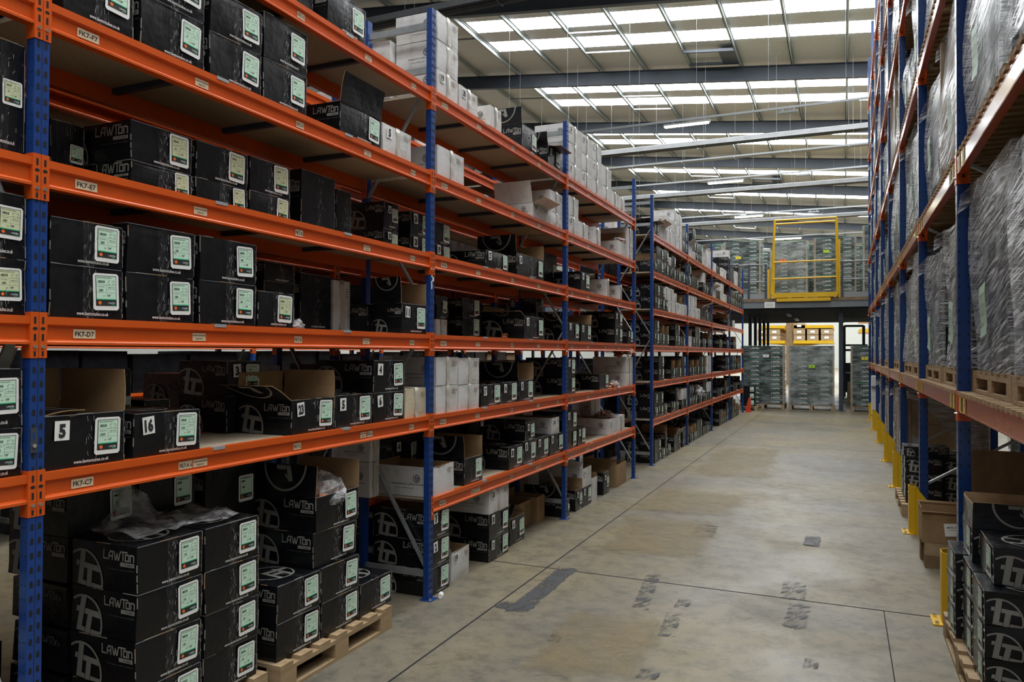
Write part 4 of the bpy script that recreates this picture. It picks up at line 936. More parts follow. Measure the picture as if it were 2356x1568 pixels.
# ================================================================ CARTON STOCK, farther left rack (small in the photo)
cA = (lambda x: 1440 + x / 7.84, lambda y: 440 + y / 7.84); cB = (lambda x: 1440 + x / 7.84, lambda y: 620 + y / 7.84); cC = (lambda x: 1440 + x / 5.407, lambda y: 790 + y / 5.407)
OPL, OPR, OPB = (('L', 92, .14),), (('R', 92, .13),), (('L', 92, .14), ('R', 92, .13))
def bayof(x): return 'f1' if x < 1582 else 'f2' if x < 1639 else 'f3' if x < 1679.5 else 'f4'
def far(conv, lv, rows):
    for e in rows:
        x0, x1, tops, kinds = e[:4]; fl = e[4] if len(e) > 4 else (); dd = e[5] if len(e) > 5 else .42
        n0 = random.choice([None, 2, 4, 7, 9, 12, 15, 21]) if kinds[0] != 'k' else None
        stack(bayof(conv[0]((x0 + x1) / 2)), lv, x0 + .6, x1 - .6, tops, kinds, [n0] + [None] * (len(tops) - 1), Xf=-2.665, d=dd, flaps=fl, lod=1, conv=conv)
far(cA, 'G', [(500, 590, [600], 'b', (('L', 150, .1), ('F', 175, .10))), (590, 718, [660], 'w', (('F', 150, .12),)), (722, 866, [740, 540], 'ww'), (870, 908, [775, 560, 350], 'www'), (920, 1015, [880, 670, 470], 'www'), (1015, 1105, [930, 735], 'bb'),
    (1128, 1200, [990], 'w', (('F', 130, .12),)), (1205, 1255, [1110, 900, 700], 'wbb'), (1256, 1300, [1130, 930], 'bb'), (1305, 1380, [1180, 985], 'bb'), (1385, 1440, [1215, 1040], 'ww', (('F', 140, .12),)), (1445, 1535, [1262, 1120], 'ww', (('R', 130, .14),)),
    (1565, 1630, [1310], 'w', OPL), (1635, 1700, [1370], 'b', OPL), (1725, 1810, [1430], 'w'), (1838, 1878, [1420, 1310, 1210, 1090], 'bbbw'), (1885, 1950, [1400], 'b', (('L', 140, .1),)), (1970, 2020, [1470], 'w'), (2030, 2078, [1600, 1480, 1360], 'bbb')])
far(cA, 'F', [(505, 548, [1255], 'b', OPR), (552, 678, [1260, 1045], 'bb'), (682, 770, [1310, 1085], 'bb'), (778, 820, [1350, 1200], 'bw'), (825, 898, [1400, 1190], 'bb'), (905, 985, [1440], 'b', OPR), (990, 1065, [1465], 'b', (('L', 130, .14),)), (1070, 1112, [1510, 1310], 'bb'), (1125, 1175, [1530, 1335], 'bb'),
    (1185, 1308, [1571], 'b', (('L', 140, .12),)), (1390, 1438, [1661, 1485], 'bw'), (1442, 1482, [1700], 'b'), (1505, 1552, [1720], 'b'), (1568, 1628, [1751], 'w', (('F', 150, .12),)), (1632, 1708, [1811, 1670], 'bw'), (1710, 1763, [1835, 1680], 'ww'), (1766, 1818, [1870], 'w'), (1824, 1872, [1870], 'b', OPR),
    (1888, 1918, [1900, 1775], 'bb'), (1920, 1950, [1915, 1790], 'bb'), (1952, 1998, [1950, 1830], 'bb'), (2002, 2042, [1985, 1860], 'bb'), (2052, 2110, [2015, 1915], 'bb')])
far(cB, 'E', [(518, 610, [500, 280], 'bb'), (612, 702, [530, 305], 'bb'), (706, 760, [560, 320], 'bw'), (762, 868, [585, 360], 'ww'), (872, 918, [600, 440], 'ww'), (922, 1014, [620], 'w', OPR), (1018, 1112, [650], 'w'),
    (1132, 1203, [690, 480], 'ww'), (1207, 1278, [700, 495], 'ww'), (1282, 1343, [712], 'w'), (1352, 1440, [735], 'b', (('F', 140, .12),)), (1445, 1480, [760, 640], 'bw', (('F', 160, .13),)), (1484, 1553, [770], 'b'),
    (1832, 1895, [895], 'b', OPR, .46), (1905, 1930, [915], 'b'), (1935, 1965, [920], 'w')])
far(cB, 'D', [(512, 598, [1135, 915], 'bb'), (602, 698, [1145], 'b', OPR), (702, 775, [1155], 'b', OPR), (892, 970, [1180, 1000], 'bb', (), .46), (975, 1062, [1230], 'b'), (1140, 1188, [1200], 'w', OPR), (1192, 1240, [1212], 'b'), (1252, 1338, [1230, 1040], 'bb'),
    (1384, 1440, [1245], 'b', OPL), (1480, 1540, [1245], 'b', OPR), (1688, 1735, [1262], 'b', (), .46), (1820, 1850, [1270], 'b', OPL), (1940, 1990, [1292], 'b', OPR)])
far(cC, 'C', [(408, 475, [300, 155], 'bb', (), .46), (565, 610, [300], 'b', OPB), (615, 688, [290], 'b', OPR), (692, 742, [290, 155], 'bb'), (790, 848, [285], 'b', OPR), (852, 912, [280], 'b', OPR), (918, 958, [275, 160], 'bb', OPR), (962, 1000, [275], 'b', OPR), (1004, 1060, [270, 150], 'ww'),
    (1240, 1278, [260, 165], 'bb', (), .46), (1312, 1340, [240, 145], 'bb'), (1342, 1365, [235, 150], 'bb'), (1380, 1404, [232], 'b', OPR), (1406, 1432, [228, 145], 'bb')])
far(cC, 'B', [(350, 396, [762, 600], 'bb', (), .46), (400, 465, [750, 590], 'bb'), (468, 510, [732], 'b'), (565, 615, [710], 'b'), (620, 652, [700, 545], 'bb', (), .46), (690, 762, [680, 550], 'bw'), (786, 812, [645, 510], 'bb'), (814, 840, [640, 505], 'bb'), (842, 885, [632], 'b'),
    (905, 945, [620], 'b', OPL), (962, 1005, [600, 475], 'bb'), (1010, 1060, [590, 465], 'bw'), (1138, 1190, [548], 'b', (), .46), (1230, 1258, [520], 'b', OPB), (1262, 1298, [515, 430], 'bb'), (1335, 1380, [480], 'b', OPL), (1420, 1452, [455], 'b', OPL)])
far(cC, 'A', [(355, 435, [1335, 1170], 'bb', (), .46), (438, 485, [1290], 'b', OPL), (488, 512, [1262, 1105], 'bb', OPR), (515, 556, [1232], 'b'), (598, 678, [1250, 1110], 'bb', (('R', 80, .1), ('F', 120, .12))), (705, 780, [1145, 1010], 'bb', OPL), (795, 836, [1110], 'b', OPR), (842, 878, [1080], 'b', OPR), (882, 946, [1060, 930], 'bb'),
    (955, 1030, [1000], 'b'), (1034, 1075, [990], 'b'), (1160, 1200, [905, 810], 'bb'), (1205, 1245, [900], 'b', OPR), (1250, 1272, [880, 790], 'bb', OPB), (1312, 1338, [860, 760, 660], 'bbb'), (1340, 1365, [845, 750], 'bb', OPR), (1372, 1408, [800], 'b', OPR)])
bag('bag_of_fittings', (-2.72, at(1603, 900, 0, -2.72).y, LV['B'] + .17), (.17, .20, .20), 'clear inflated bag on the lowest shelf, second far-rack bay', content=False)
# the rest of the cartons, deep in shade on the racks behind: one object
r = random.Random(11); mb = MB()
def plain(x, y, z, d, wd, h, kind):
    o = len(mb.v); mb.box(x - d / 2, x + d / 2, y - wd / 2, y + wd / 2, z, z + h, kind)
    sk = [r.uniform(-.012, .012) for _ in range(8)]
    for i in range(8): p = mb.v[o + i]; mb.v[o + i] = (p[0] + sk[i], p[1] + sk[i - 3], p[2] + (sk[i - 5] * .4 if i > 3 else 0))
    if kind == 'black': wordmark(mb, (x + d * .2, y - wd / 2 - .014, z + h * .75), X, Z, -Y, .16, 'print_dim'); logo(mb, (x - d * .25, y - wd / 2 - .014, z + h * .45), X, Z, -Y, min(.2, h * .9), 'print_dim')
for i in range(6): plain(-2.92, .72, .192 * i, .5, .34, .186, 'black'); plain(-2.92, .30, .192 * i, .5, .36, .186, 'black')
for i in range(3):
    for yb in (a_ + .155, a_ + .505): plain(-3.19, yb, .142 + .192 * i, .36, .31, .176, 'black')
for ys in (YK, YM):
    for y0, y1 in zip(ys, ys[1:]):
        for nm in 'ABCDEFG':
            if nm == 'B' and ys is YK and y0 < 4: continue
            y = y0 + .08; zb = 0 if nm == 'A' else LV[nm]
            while y < y1 - .40:
                wd = r.choice((.30, .34, .38)); kind = r.choice(('black', 'black', 'black', 'white', 'black'))
                hh = r.choice((.36, .42, .30, .40, .2)) if nm != 'A' else r.choice((.38, .56, .54))
                if nm == 'C': hh = r.choice((.18, .34, .30))
                if r.random() < .86: plain(-3.70, y + wd / 2, zb, .42, wd, hh, kind)
                y += wd + .03
for bi in range(6):
    for nm in 'ACDEFG':
        y = -1.1 + 2.8 * bi; zb = 0 if nm == 'A' else LV[nm]
        while y < 1.2 + 2.8 * bi:
            wd = r.choice((.5, .7, .4)); hh = 1.0 if nm == 'A' else r.choice((.44, .45, .43, .40))
            if r.random() < .94: plain(-6.92, y + wd / 2, zb, .5, wd, hh, r.choice(('black', 'black', 'black', 'plank')))
            y += wd + .05
o = mb.build('stacked_cartons', None); tag(o, 'cartons in deep shade on the racks behind the left rack', 'boxes', 'cartons on the racks behind', 'stuff')

# ================================================================ RIGHT PALLET RACK
XR_, XRB, SP, Z1, RY0, SPZ = .66, 1.72, 2.655, 1.445, 5.50, 1.498
RYS = [RY0 + SP * k for k in range(-2, 8)]
RLV = [Z1 + SPZ * k for k in range(6)]
def rrack(xf, xb, s, ys, label, ztop=10.3, labels=True, lev=RLV):
    root = thing('pallet_rack', (xf, ys[0], 0), label, 'rack', 'pallet racks right of the aisle'); oy = ys[0]; bx = xb - xf
    def um(sg):
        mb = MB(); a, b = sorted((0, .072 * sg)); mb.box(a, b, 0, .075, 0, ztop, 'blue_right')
        z = .1
        while z < ztop - .05:
            for xx in (.012 * sg, .060 * sg): mb.quad((xx - .003, -.0006, z - .009), (xx + .003, -.0006, z - .009), (xx + .003, -.0006, z + .009), (xx - .003, -.0006, z + .009), 'hole')
            for yy in (.02, .055): mb.quad((-.0006 * sg, yy - .005, z - .01), (-.0006 * sg, yy + .005, z - .01), (-.0006 * sg, yy + .005, z + .01), (-.0006 * sg, yy - .005, z + .01), 'hole')
            z += .075
        return mb.mesh('upright')
    uf, ub = um(1 if s < 0 else -1), um(-1 if s < 0 else 1)
    bp = MB(); bp.box(-.03, .10, -.03, .10, 0, .008, 'blue_right'); bp = bp.mesh('base_plate')
    bm = MB(); L = SP - .075; w_ = -s   # beam body grows away from the aisle
    pr = [(0, 0), (0, -.105), (.045 * w_, -.105), (.045 * w_, -.030), (.028 * w_, -.030), (.028 * w_, 0)]
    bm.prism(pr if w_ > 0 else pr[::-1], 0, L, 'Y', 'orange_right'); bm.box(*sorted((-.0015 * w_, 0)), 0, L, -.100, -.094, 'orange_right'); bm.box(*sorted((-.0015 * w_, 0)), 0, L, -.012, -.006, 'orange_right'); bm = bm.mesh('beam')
    bk = MB(); bk.box(*sorted((-.004 * w_, 0)), -.075, 0, -.165, .03, 'orange'); bk.box(*sorted((-.004 * w_, .072 * w_)), -.079, -.075, -.165, .0, 'orange'); bk.box(*sorted((-.004 * w_, .072 * w_)), .0, .004, -.165, .03, 'orange')
    bk.quad((.036 * w_ - .008, -.0796, -.125), (.036 * w_ + .008, -.0796, -.125), (.036 * w_ + .008, -.0796, -.095), (.036 * w_ - .008, -.0796, -.095), 'hole'); bk.tube((-.004 * w_, -.03, -.12), (-.016 * w_, -.03, -.12), .008, 'bolt', 6); bk = bk.mesh('end_bracket')
    pl = MB(); n = 22
    for i in range(n):
        yy = .02 + (L - .14) * i / (n - 1); pl.box(-.012, abs(bx) + .012, yy, yy + .055, 0.002, .024, 'wood')
    for xx in (.30, .75): pl.box(xx, xx + .09, 0, L, -.045, .002, 'plank')
    pl = pl.mesh('timber_deck')
    for i, yk in enumerate(ys):
        yy = yk - oy
        a = link('upright', uf, root, (0, yy, 0)); link('base_plate', bp, a); b = link('upright', ub, root, (bx, yy, 0)); link('base_plate', bp, b, (-.06, 0, 0))
        z = .45; k = 0
        xa, xb_ = .036 * w_, bx - .036 * w_
        while z < ztop - .7:
            q = MB(); q.bar((xa if k % 2 == 0 else xb_, yy + .037, z), (xb_ if k % 2 == 0 else xa, yy + .037, z + .62), .02, .04, 'galv', (0, 1, 0)); q.build('diagonal_brace', root); z += .62; k += 1
    for i, (y0, y1) in enumerate(zip(ys, ys[1:])):
        for li, z in enumerate(lev):
            f = link('beam', bm, root, (0, y0 - oy + .075, z))
            link('end_bracket', bk, f); o = link('end_bracket', bk, f, (0, L + .075, 0))
            rr = link('beam', bm, root, (bx, y0 - oy + .075, z)); rr.scale = (-1, 1, 1)
            p = link('timber_deck', pl, root, (0 if bx > 0 else bx, y0 - oy + .075, z))
            if labels and li < 2:
                for k2, yy in enumerate((.10, .24, L - .30, L - .12)):
                    q = MB(); q.quad((0, .05, -.045), (0, -.05, -.045), (0, -.05, .045), (0, .05, .045), 'yellow_tag')
                    for k3 in range(5): q.quad((-.0006, -.004 - .006 * k3, -.035), (-.0006, -.007 - .006 * k3, -.035), (-.0006, -.007 - .006 * k3, .035), (-.0006, -.004 - .006 * k3, .035), 'print_white' if k3 % 2 else 'print_black')
                    q.quad((-.0006, .028, -.03), (-.0006, .006, -.03), (-.0006, .006, .03), (-.0006, .028, .03), 'paper'); text(q, '%02d' % (61 + i * 2 + k2 // 2), (-.0012, .017, 0), Z, Y, -X, .013, 'print_black', .02)
                    o = q.build('location_label', f); o.location = (-.003, yy, -.052)
    return root
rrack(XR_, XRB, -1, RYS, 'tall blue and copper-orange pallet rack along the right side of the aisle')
rrack(1.95, 3.0, -1, RYS[1:7], 'second pallet rack standing directly behind the right-hand one', 10.3, False, RLV[:4])

def load_shell(dx, dy, h, seed, bulge=.03, n=12):
    r = random.Random(seed); mb = MB(); ph = [r.uniform(0, 6) for _ in range(8)]
    def P(a, b, c):
        x, y, z = a * dx / 2, b * dy / 2, c * h
        k = 1 + bulge * math.sin(2.2 * c + ph[0]) * (1 - abs(c - .5)); x *= k; y *= k
        x += .015 * math.sin(5 * c + ph[1] + 2 * b); y += .015 * math.sin(4 * c + ph[2] + 2 * a); z += .012 * math.sin(4 * a + ph[3]) * c + .02 * math.sin(3 * b + ph[4]) * c
        return (x, y, z)
    def face(f, flip=False):
        vs = [f(i / n * 2 - 1, j / n) for j in range(n + 1) for i in range(n + 1)]
        fs = [(j * (n + 1) + i, j * (n + 1) + i + 1, (j + 1) * (n + 1) + i + 1, (j + 1) * (n + 1) + i) for j in range(n) for i in range(n)]
        mb.add(vs, [q[::-1] for q in fs] if flip else fs, 'film')
    face(lambda u, v: P(u, -1, v)); face(lambda u, v: P(u, 1, v), True); face(lambda u, v: P(-1, u, v), True); face(lambda u, v: P(1, u, v)); face(lambda u, v: P(u, v * 2 - 1, 1))
    # ragged tail of film at the top corner
    pts = [P(-1, 1, 1), P(-1, .5, 1), P(-1, 1, .9)]; vs = [Vector(p) for p in pts]; vs.append(vs[0] + Vector((-.05, .06, -.03))); vs.append(vs[2] + Vector((-.06, .05, -.04)))
    mb.add(vs, [(0, 1, 3), (0, 3, 4, 2)], 'film'); return mb
_ld = [0]
def wrapped(x0, x1, y0, y1, z0, h, label, style=0, sheet=True, grp='film-wrapped pallet loads on the right rack'):
    _ld[0] += 1; s = _ld[0]; r = random.Random(s * 13)
    dx, dy = x1 - x0, y1 - y0
    t = thing('wrapped_load', ((x0 + x1) / 2, (y0 + y1) / 2, z0), label, 'pallet load', grp)
    rows = max(3, int(h / .26)); cols = 3 if dy > .9 else 2; hh = h / rows; cw = dy / cols
    mt = ['black', 'batten', 'black', 'black'][style % 4]
    c = MB(); c.box(-dx / 2 + .02, dx / 2 - .02, -cw / 2 + .004, cw / 2 - .004, .003, hh - .003, mt)
    if mt == 'black':
        c.quad((-dx / 2 + .019, cw * .08, hh * .2), (-dx / 2 + .019, -cw * .28, hh * .2), (-dx / 2 + .019, -cw * .28, hh * .8), (-dx / 2 + .019, cw * .08, hh * .8), 'dull_label')
        logo(c, (-dx * .30, -cw / 2 + .002, hh * .2), X, Z, -Y, hh * 1.1, 'print_grey'); wordmark(c, (dx * .22, -cw / 2 + .002, hh * .72), X, Z, -Y, min(.3, dx * .3), 'print_grey')
    c = c.mesh('carton')
    for i in range(rows):
        for j in range(cols): link('carton', c, t, (0, -dy / 2 + cw * (j + .5), hh * i))
    load_shell(dx + .03, dy + .03, h + .012, s).build('stretch_film', t, True)
    if style % 3 == 1:
        for sy in (-1, 1):
            q = MB(); q.box(-dx / 2 - .022, -dx / 2 + .05, sy * dy / 2 - .03, sy * dy / 2 + .03, 0, h, 'batten'); q.build('edge_board', t)
    if sheet:
        q = MB(); n = 5; W, H = .20, .29; vs = []
        for j in range(n + 1):
            for sgn in (1, -1): vs.append((-.004 * math.sin(j * 1.3) - .02, sgn * W / 2, H / 2 - H * j / n))
        q.add(vs, [(2 * j, 2 * j + 1, 2 * j + 3, 2 * j + 2) for j in range(n)], 'sheet_green')
        for k2, (tx, hh2) in enumerate((('ELBOW 90', .020), ('QTY 280', .016), ('LOT DATE', .014), (str(427 + s * 31), .024))): text(q, tx, (-.0265, 0, H * (.30 - .2 * k2)), -Y, Z, -X, hh2, 'print_black', 0, W * .6)
        o = q.build('shipping_sheet', t); o.location = (-dx / 2 - .02, r.uniform(-.12, .12) * dy, h * r.uniform(.28, .42)); o.rotation_euler = (R(r.uniform(-12, 12)), 0, 0)
    return t
LN = ['first', 'second', 'third', 'fourth', 'fifth', 'sixth']
BN = ['', 'nearest bay', 'second bay', 'third bay', 'fourth bay', 'fifth bay', 'sixth bay', 'seventh bay', 'eighth bay']
r = random.Random(21); GP = 'timber pallets on the right rack'
for bi in range(1, 9):
    y0, y1 = RYS[bi] + .10, RYS[bi + 1] - .03 if bi < 9 else 0
    L = (y1 - y0) / 2
    for li in range(0, 5 if bi > 1 else 2):
        z = RLV[li] + .026
        for k in range(2):
            if bi == 1 and k == 0 and li == 1: pass
            ya = y0 + L * k + .04; yb = y0 + L * (k + 1) - .05
            if (bi, li, k) in ((4, 0, 0), (3, 2, 1), (5, 1, 1), (6, 2, 0)): hgt = .55
            else: hgt = r.choice((1.10, 1.16, 1.20, 1.05, .92)) if li else r.choice((1.08, 1.14, 1.0))
            if bi in (1,) and li == 0: hgt = (1.05, 1.10)[k]
            if bi == 2 and li == 0: hgt = (1.02, .95)[k]
            st = r.choice((0, 0, 1, 2, 3)); 
            if bi <= 2 and li < 2: st = 0
            if (bi, li, k) == (2, 1, 0): st = 1
            pos = 'nearer' if k == 0 else 'farther'
            where = f'{LN[li]} level, {BN[bi]}, {pos} half'
            xo = r.uniform(-.02, .02); x0 = XR_ + .05 + xo
            pallet(((x0 + XRB) / 2, (ya + yb) / 2, z), XRB - x0, yb - ya, f'timber pallet on the right rack, {where}', GP, h=.13, nb=7)
            wrapped(x0 + .02, XRB - .04, ya + .02, yb - .02, z + .135, hgt, f'film-wrapped load on the right rack, {where}', st, r.random() < .75 or bi <= 2)
# ground level of the right rack
for bi, k, st, h in ((4, 0, 1, 1.0), (4, 1, 1, 1.05), (5, 0, 0, 1.05), (5, 1, 1, .9), (6, 0, 1, 1.0), (6, 1, 0, 1.0), (7, 0, 1, 1.0)):
    y0, y1 = RYS[bi] + .10, RYS[bi + 1] - .03; L = (y1 - y0) / 2; ya = y0 + L * k + .04; yb = y0 + L * (k + 1) - .05
    pallet((1.2, (ya + yb) / 2, 0), 1.0, yb - ya, f'timber pallet on the floor, right rack, {BN[bi]}, {"nearer" if k == 0 else "farther"} half', GP, h=.13)
    wrapped(.74, 1.68, ya + .02, yb - .02, .135, h, f'film-wrapped load on the floor, right rack, {BN[bi]}, {"nearer" if k == 0 else "farther"} half', st, True)
for bi in (2, 3, 4):
    y0 = RYS[bi] + .2
    wrapped(2.05, 2.95, y0, y0 + 1.1, .0, 1.05, f'dark film-wrapped load behind the right rack on the floor, {BN[bi]}', 0, False)
# near right floor stack: cartons with their labelled ends to the aisle
pallet((1.01, 4.66, 0), .92, 1.22, 'timber pallet at the lower right corner under the black carton stack', 'floor pallets on the right', mt='wood')
GR = 'black cartons stacked at the lower right'
def rcol(yc, wd, n, what, x0=.595, d=.42, h=.155, base=.142, **kw):
    for i in range(n): carton('b', x0 + d / 2, yc, base + h * i, d, wd, h - .003, f'black carton, {ORD[i]} from the bottom, {what}', GR, None, (), 120, '1 1/8"', rz=math.pi, tape=False, **kw)
rcol(4.265, .33, 3, 'nearest column of the lower right stack'); rcol(4.61, .33, 3, 'middle column of the lower right stack'); rcol(4.965, .33, 3, 'farthest column of the lower right stack', x0=.56)
rcol(4.265, .33, 3, 'nearest column, second row in, of the lower right stack', x0=1.03); rcol(4.61, .33, 3, 'middle column, second row in, of the lower right stack', x0=1.03)
for i, zz in enumerate((.30, .455)): pass
carton('b', .86, 4.42, .142 + .465, .42, .40, .175, 'black carton with a pale roundel on its lid, on top of the lower right stack', GR, None, (), 120, '1 1/8"', rz=math.pi, tape=True)
carton('b', .83, 4.80, .142 + .465, .42, .32, .175, 'open black carton with upright flaps behind the lidded one, lower right stack', GR, None, (('R', 92, .14), ('F', 88, .13), ('L', 92, .14)), 120, '1 1/8"', rz=math.pi)
# plywood sheet
t = MB(); t.box(0, 1.0, 0, .02, 0, .92, 'plank'); o = t.build('plywood_sheet', None); o.location = (.80, 6.62, .06); tag(o, 'large plywood sheet standing between the first two right-hand uprights', 'board')
for i in range(3):
    o = MB(); o.box(0, .03, 0, .5, 0, .62, 'kraft'); o = o.build('flattened_carton', None); o.location = (1.10 + i * .05, 5.75, .05); o.rotation_euler = (0, R(-8), R(4 * i)); tag(o, f'folded brown cardboard sheet leaning before the plywood, {ORD[i]} from the aisle', 'cardboard', 'folded brown cardboard by the plywood')
# kraft box on timbers
for zz, lb in ((0, 'lower'), (.10, 'upper')):
    o = MB(); o.box(-.24, .30, -.05, .05, 0, .098, 'plank' if zz == 0 else 'wood'); o = o.build('timber_block', None); o.location = (.83, 6.90, zz); tag(o, f'{lb} rough timber block under the torn brown carton', 'timber', 'timber blocks under the brown carton')
for yy, lb in ((7.15, 'nearer'),):
    o = MB(); o.box(-.25, .25, -.05, .05, 0, .198, 'plank'); o = o.build('timber_block', None); o.location = (.83, yy, 0); tag(o, 'thick timber block at the back of the torn brown carton', 'timber', 'timber blocks under the brown carton')
root = carton('k', .80, 7.02, .20, .46, .34, .25, 'torn brown carton with a white label on two timber blocks by the yellow guard', 'brown cartons on the right', None, (('R', 172, .02), ('F', 95, .03), ('L', 92, .03)), rz=math.pi, lod=1)
q = MB(); q.quad((-.075, 0, -.05), (.075, 0, -.05), (.075, 0, .05), (-.075, 0, .05), 'paper'); text(q, 'METAL CLIPS', (-.01, -.001, .02), X, Z, -Y, .012, 'print_black', .02, .09); text(q, '1X5100 23-05', (-.01, -.001, 0), X, Z, -Y, .008, 'print_black', 0, .07)
o = q.build('white_label', root); o.rotation_euler = (0, R(-6), math.pi); o.location = (.0, .178, .12); o['label'] = 'white printed label'
# LT stack beyond the second guard
pallet((.98, 9.45, 0), .85, 1.1, 'timber pallet under the roundel cartons between the second and third right-hand uprights', 'floor pallets on the right', h=.13)
for j, xx in enumerate((.60, .96)):
    for kk, yy in enumerate((9.18, 9.55)):
        for i in range(3):
            carton('b', xx + .17, yy, .135 + .16 * i, .34, .34, .157, f'black roundel carton, {ORD[i]} up, {"aisle" if j == 0 else "inner"} side, {"nearer" if kk == 0 else "farther"} row, stack past the second guard', GR, None, (), 120, rz=math.pi, lod=1)
carton('b', .80, 9.25, .135 + .48, .42, .34, .10, 'flat black carton on top of the stack past the second yellow guard', GR, None, (), 120, rz=math.pi, lod=1)
# yellow upright guards
def guard(x, y, label):
    t = thing('upright_guard', (x, y, 0), label, 'guard', 'yellow upright guards')
    mb = MB(); H = .45; T = .006
    pts = [(.12, -.09), (.02, -.09), (-.03, -.045), (-.03, .045), (.02, .09), (.12, .09)]
    for (a, b), (c, d) in zip(pts, pts[1:]):
        dx, dy = c - a, d - b; l = math.hypot(dx, dy); nx, ny = dy / l * T, -dx / l * T
        ha = H if a < .1 else H * .72; hc = H if c < .1 else H * .72
        mb.add([(a, b, 0), (c, d, 0), (c - nx, d - ny, 0), (a - nx, b - ny, 0), (a, b, ha), (c, d, hc), (c - nx, d - ny, hc), (a - nx, b - ny, ha)], [(0, 3, 2, 1), (4, 5, 6, 7), (0, 1, 5, 4), (1, 2, 6, 5), (2, 3, 7, 6), (3, 0, 4, 7)], 'yellow')
    mb.build('shield', t)
    mb = MB(); N = 6
    mb.box(-.09, -.0, -.10, .10, 0, .008, 'yellow'); mb.build('foot_plate', t)
    for s in (-.075, .075): mb = MB(); mb.tube((-.065, s, .008), (-.065, s, .022), .012, 'bolt', 6); mb.build('anchor_bolt', t)
for i, (x, y) in enumerate(((.60, 5.52), (.60, 8.15), (.61, 10.85), (.62, 13.4), (.62, 16.15), (.62, 18.75), (.62, 21.4))):
    guard(x, y, f'yellow steel upright guard, {ORD[i]} counted from the camera along the right rack')
# upright board, grey parcel and hanging film further down
o = MB(); o.box(-.02, .0, 0, .5, 0, .98, 'batten'); o = o.build('brown_board', None); o.location = (.70, 13.75, 0); tag(o, 'tall narrow brown board standing beside the fourth yellow guard', 'board')
o = thing('wrapped_parcel', (.66, 19.1, 0), 'cream wrapped parcel standing by the farthest yellow guards', 'parcel')
mb = MB(); mb.box(-.08, .18, -.20, .25, .0, 1.20, 'white'); mb.build('parcel_body', o); mb = MB(); mb.box(-.085, .185, -.255, .255, .3, .33, 'steel_mid'); mb.box(-.085, .185, -.255, .255, .95, .98, 'steel_mid'); mb.build('strap', o)

# ================================================================ END OF THE AISLE: wrapped loads, mezzanine
def lt_load(x0, x1, y0, z0, h, layers, label, hue='film_flat', tagm=None, tagpos=(0, 0), grp='film-wrapped carton loads at the aisle end', d=.95, cols=2, tagnum='74'):
    t = thing('wrapped_load', ((x0 + x1) / 2, y0 + d / 2, z0), label, 'pallet load', grp); W = x1 - x0; hh = h / layers; cw = (W - .06) / cols
    c = MB(); c.box(-cw / 2 + .003, cw / 2 - .003, -d / 2, d / 2, .002, hh - .004, 'black'); wordmark(c, (cw * .12, -d / 2 - .003, hh * .5), X, Z, -Y, cw * .40, 'print_teal')
    c = c.mesh('carton')
    for j in range(cols):
        for i in range(layers): link('carton', c, t, (-W / 2 + .03 + cw * (j + .5), 0, hh * i))
    sm = MB(); sm.box(-W / 2, W / 2, -d / 2 - .006, d / 2 + .006, -.006, .006, 'green'); sm = sm.mesh('strap')
    for i in range(1, layers + 1): o = link('strap', sm, t, (0, 0, hh * i - .002)); o.scale = (1, 1, .5 if i % 5 else 1.0)
    for sx in (-1, 1):
        q = MB(); q.box(sx * W / 2 - (.05 if sx > 0 else 0), sx * W / 2 + (.05 if sx < 0 else 0), -d / 2 - .016, -d / 2 + .04, .0, h + .01, 'batten'); q.build('edge_board', t)
    mb = MB(); n = 6; e = .022
    for (ax, ay), (bx_, by_) in (((-W / 2 - .01, -d / 2 - e), (W / 2 + .01, -d / 2 - e)), ((-W / 2 - .01, d / 2 + e), (-W / 2 - .01, -d / 2 - e)), ((W / 2 + .01, -d / 2 - e), (W / 2 + .01, d / 2 + e))):
        vs = [(ax + (bx_ - ax) * i / n, ay + (by_ - ay) * i / n - .008 * math.sin(i * 2.1 + j), h * 1.01 * j / n) for j in range(n + 1) for i in range(n + 1)]
        mb.add(vs, [(j * (n + 1) + i, j * (n + 1) + i + 1, (j + 1) * (n + 1) + i + 1, (j + 1) * (n + 1) + i) for j in range(n) for i in range(n)], hue)
    mb.quad((-W / 2, -d / 2, h + .012), (W / 2, -d / 2, h + .012), (W / 2, d / 2, h + .012), (-W / 2, d / 2, h + .012), hue)
    mb.build('stretch_film', t, True)
    if tagm:
        q = MB(); q.quad((-.085, 0, -.045), (.085, 0, -.045), (.085, 0, .045), (-.085, 0, .045), tagm); text(q, tagnum, (0, -.001, 0), X, Z, -Y, .035, 'print_black', .02); o = q.build('stock_tag', t); o.location = (tagpos[0], -d / 2 - .04, tagpos[1])
    return t
GPE = 'pallets at the end of the aisle'
for i, (x0, x1, lb, hue, tm, tp, tn) in enumerate(((-2.93, -1.66, 'dark film-wrapped carton load with a white tag, below the platform beside the left rack', 'film_flat', 'paper', (.10, 1.48), '74'),
        (-1.54, -.26, 'milky film-wrapped carton load with a lime tag, centre below the platform', 'film_milky', 'lime_tag', (.02, 1.17), '86'), (.19, 1.44, 'film-wrapped carton load with a yellow tag, below the platform beside the right rack', 'film_flat', 'yellow_tag', (-.25, 1.42), '81'))):
    if i == 1: M['film_milky'] = film('milky_film', .40, .70, (.55, .60, .60), (0, .05, 0), (1, 1, 2.5), 1.5, .72, .3, .12)
    pallet(((x0 + x1) / 2, 24.98, 0), x1 - x0, 1.0, f'timber pallet under the {lb.split(",")[0]}', GPE)
    lt_load(x0, x1, 24.5, .145, 1.79, 13, lb, hue, tm, tp, tagnum=tn)
lt_load(-.20, .05, 25.2, .145, 1.75, 13, 'narrow edge of a dark wrapped load just left of the grey column below the platform', cols=1) if False else None
t = thing('timber_pallet', (-2.62, 23.95, 0), '', 'pallet'); bpy.data.objects.remove(t)
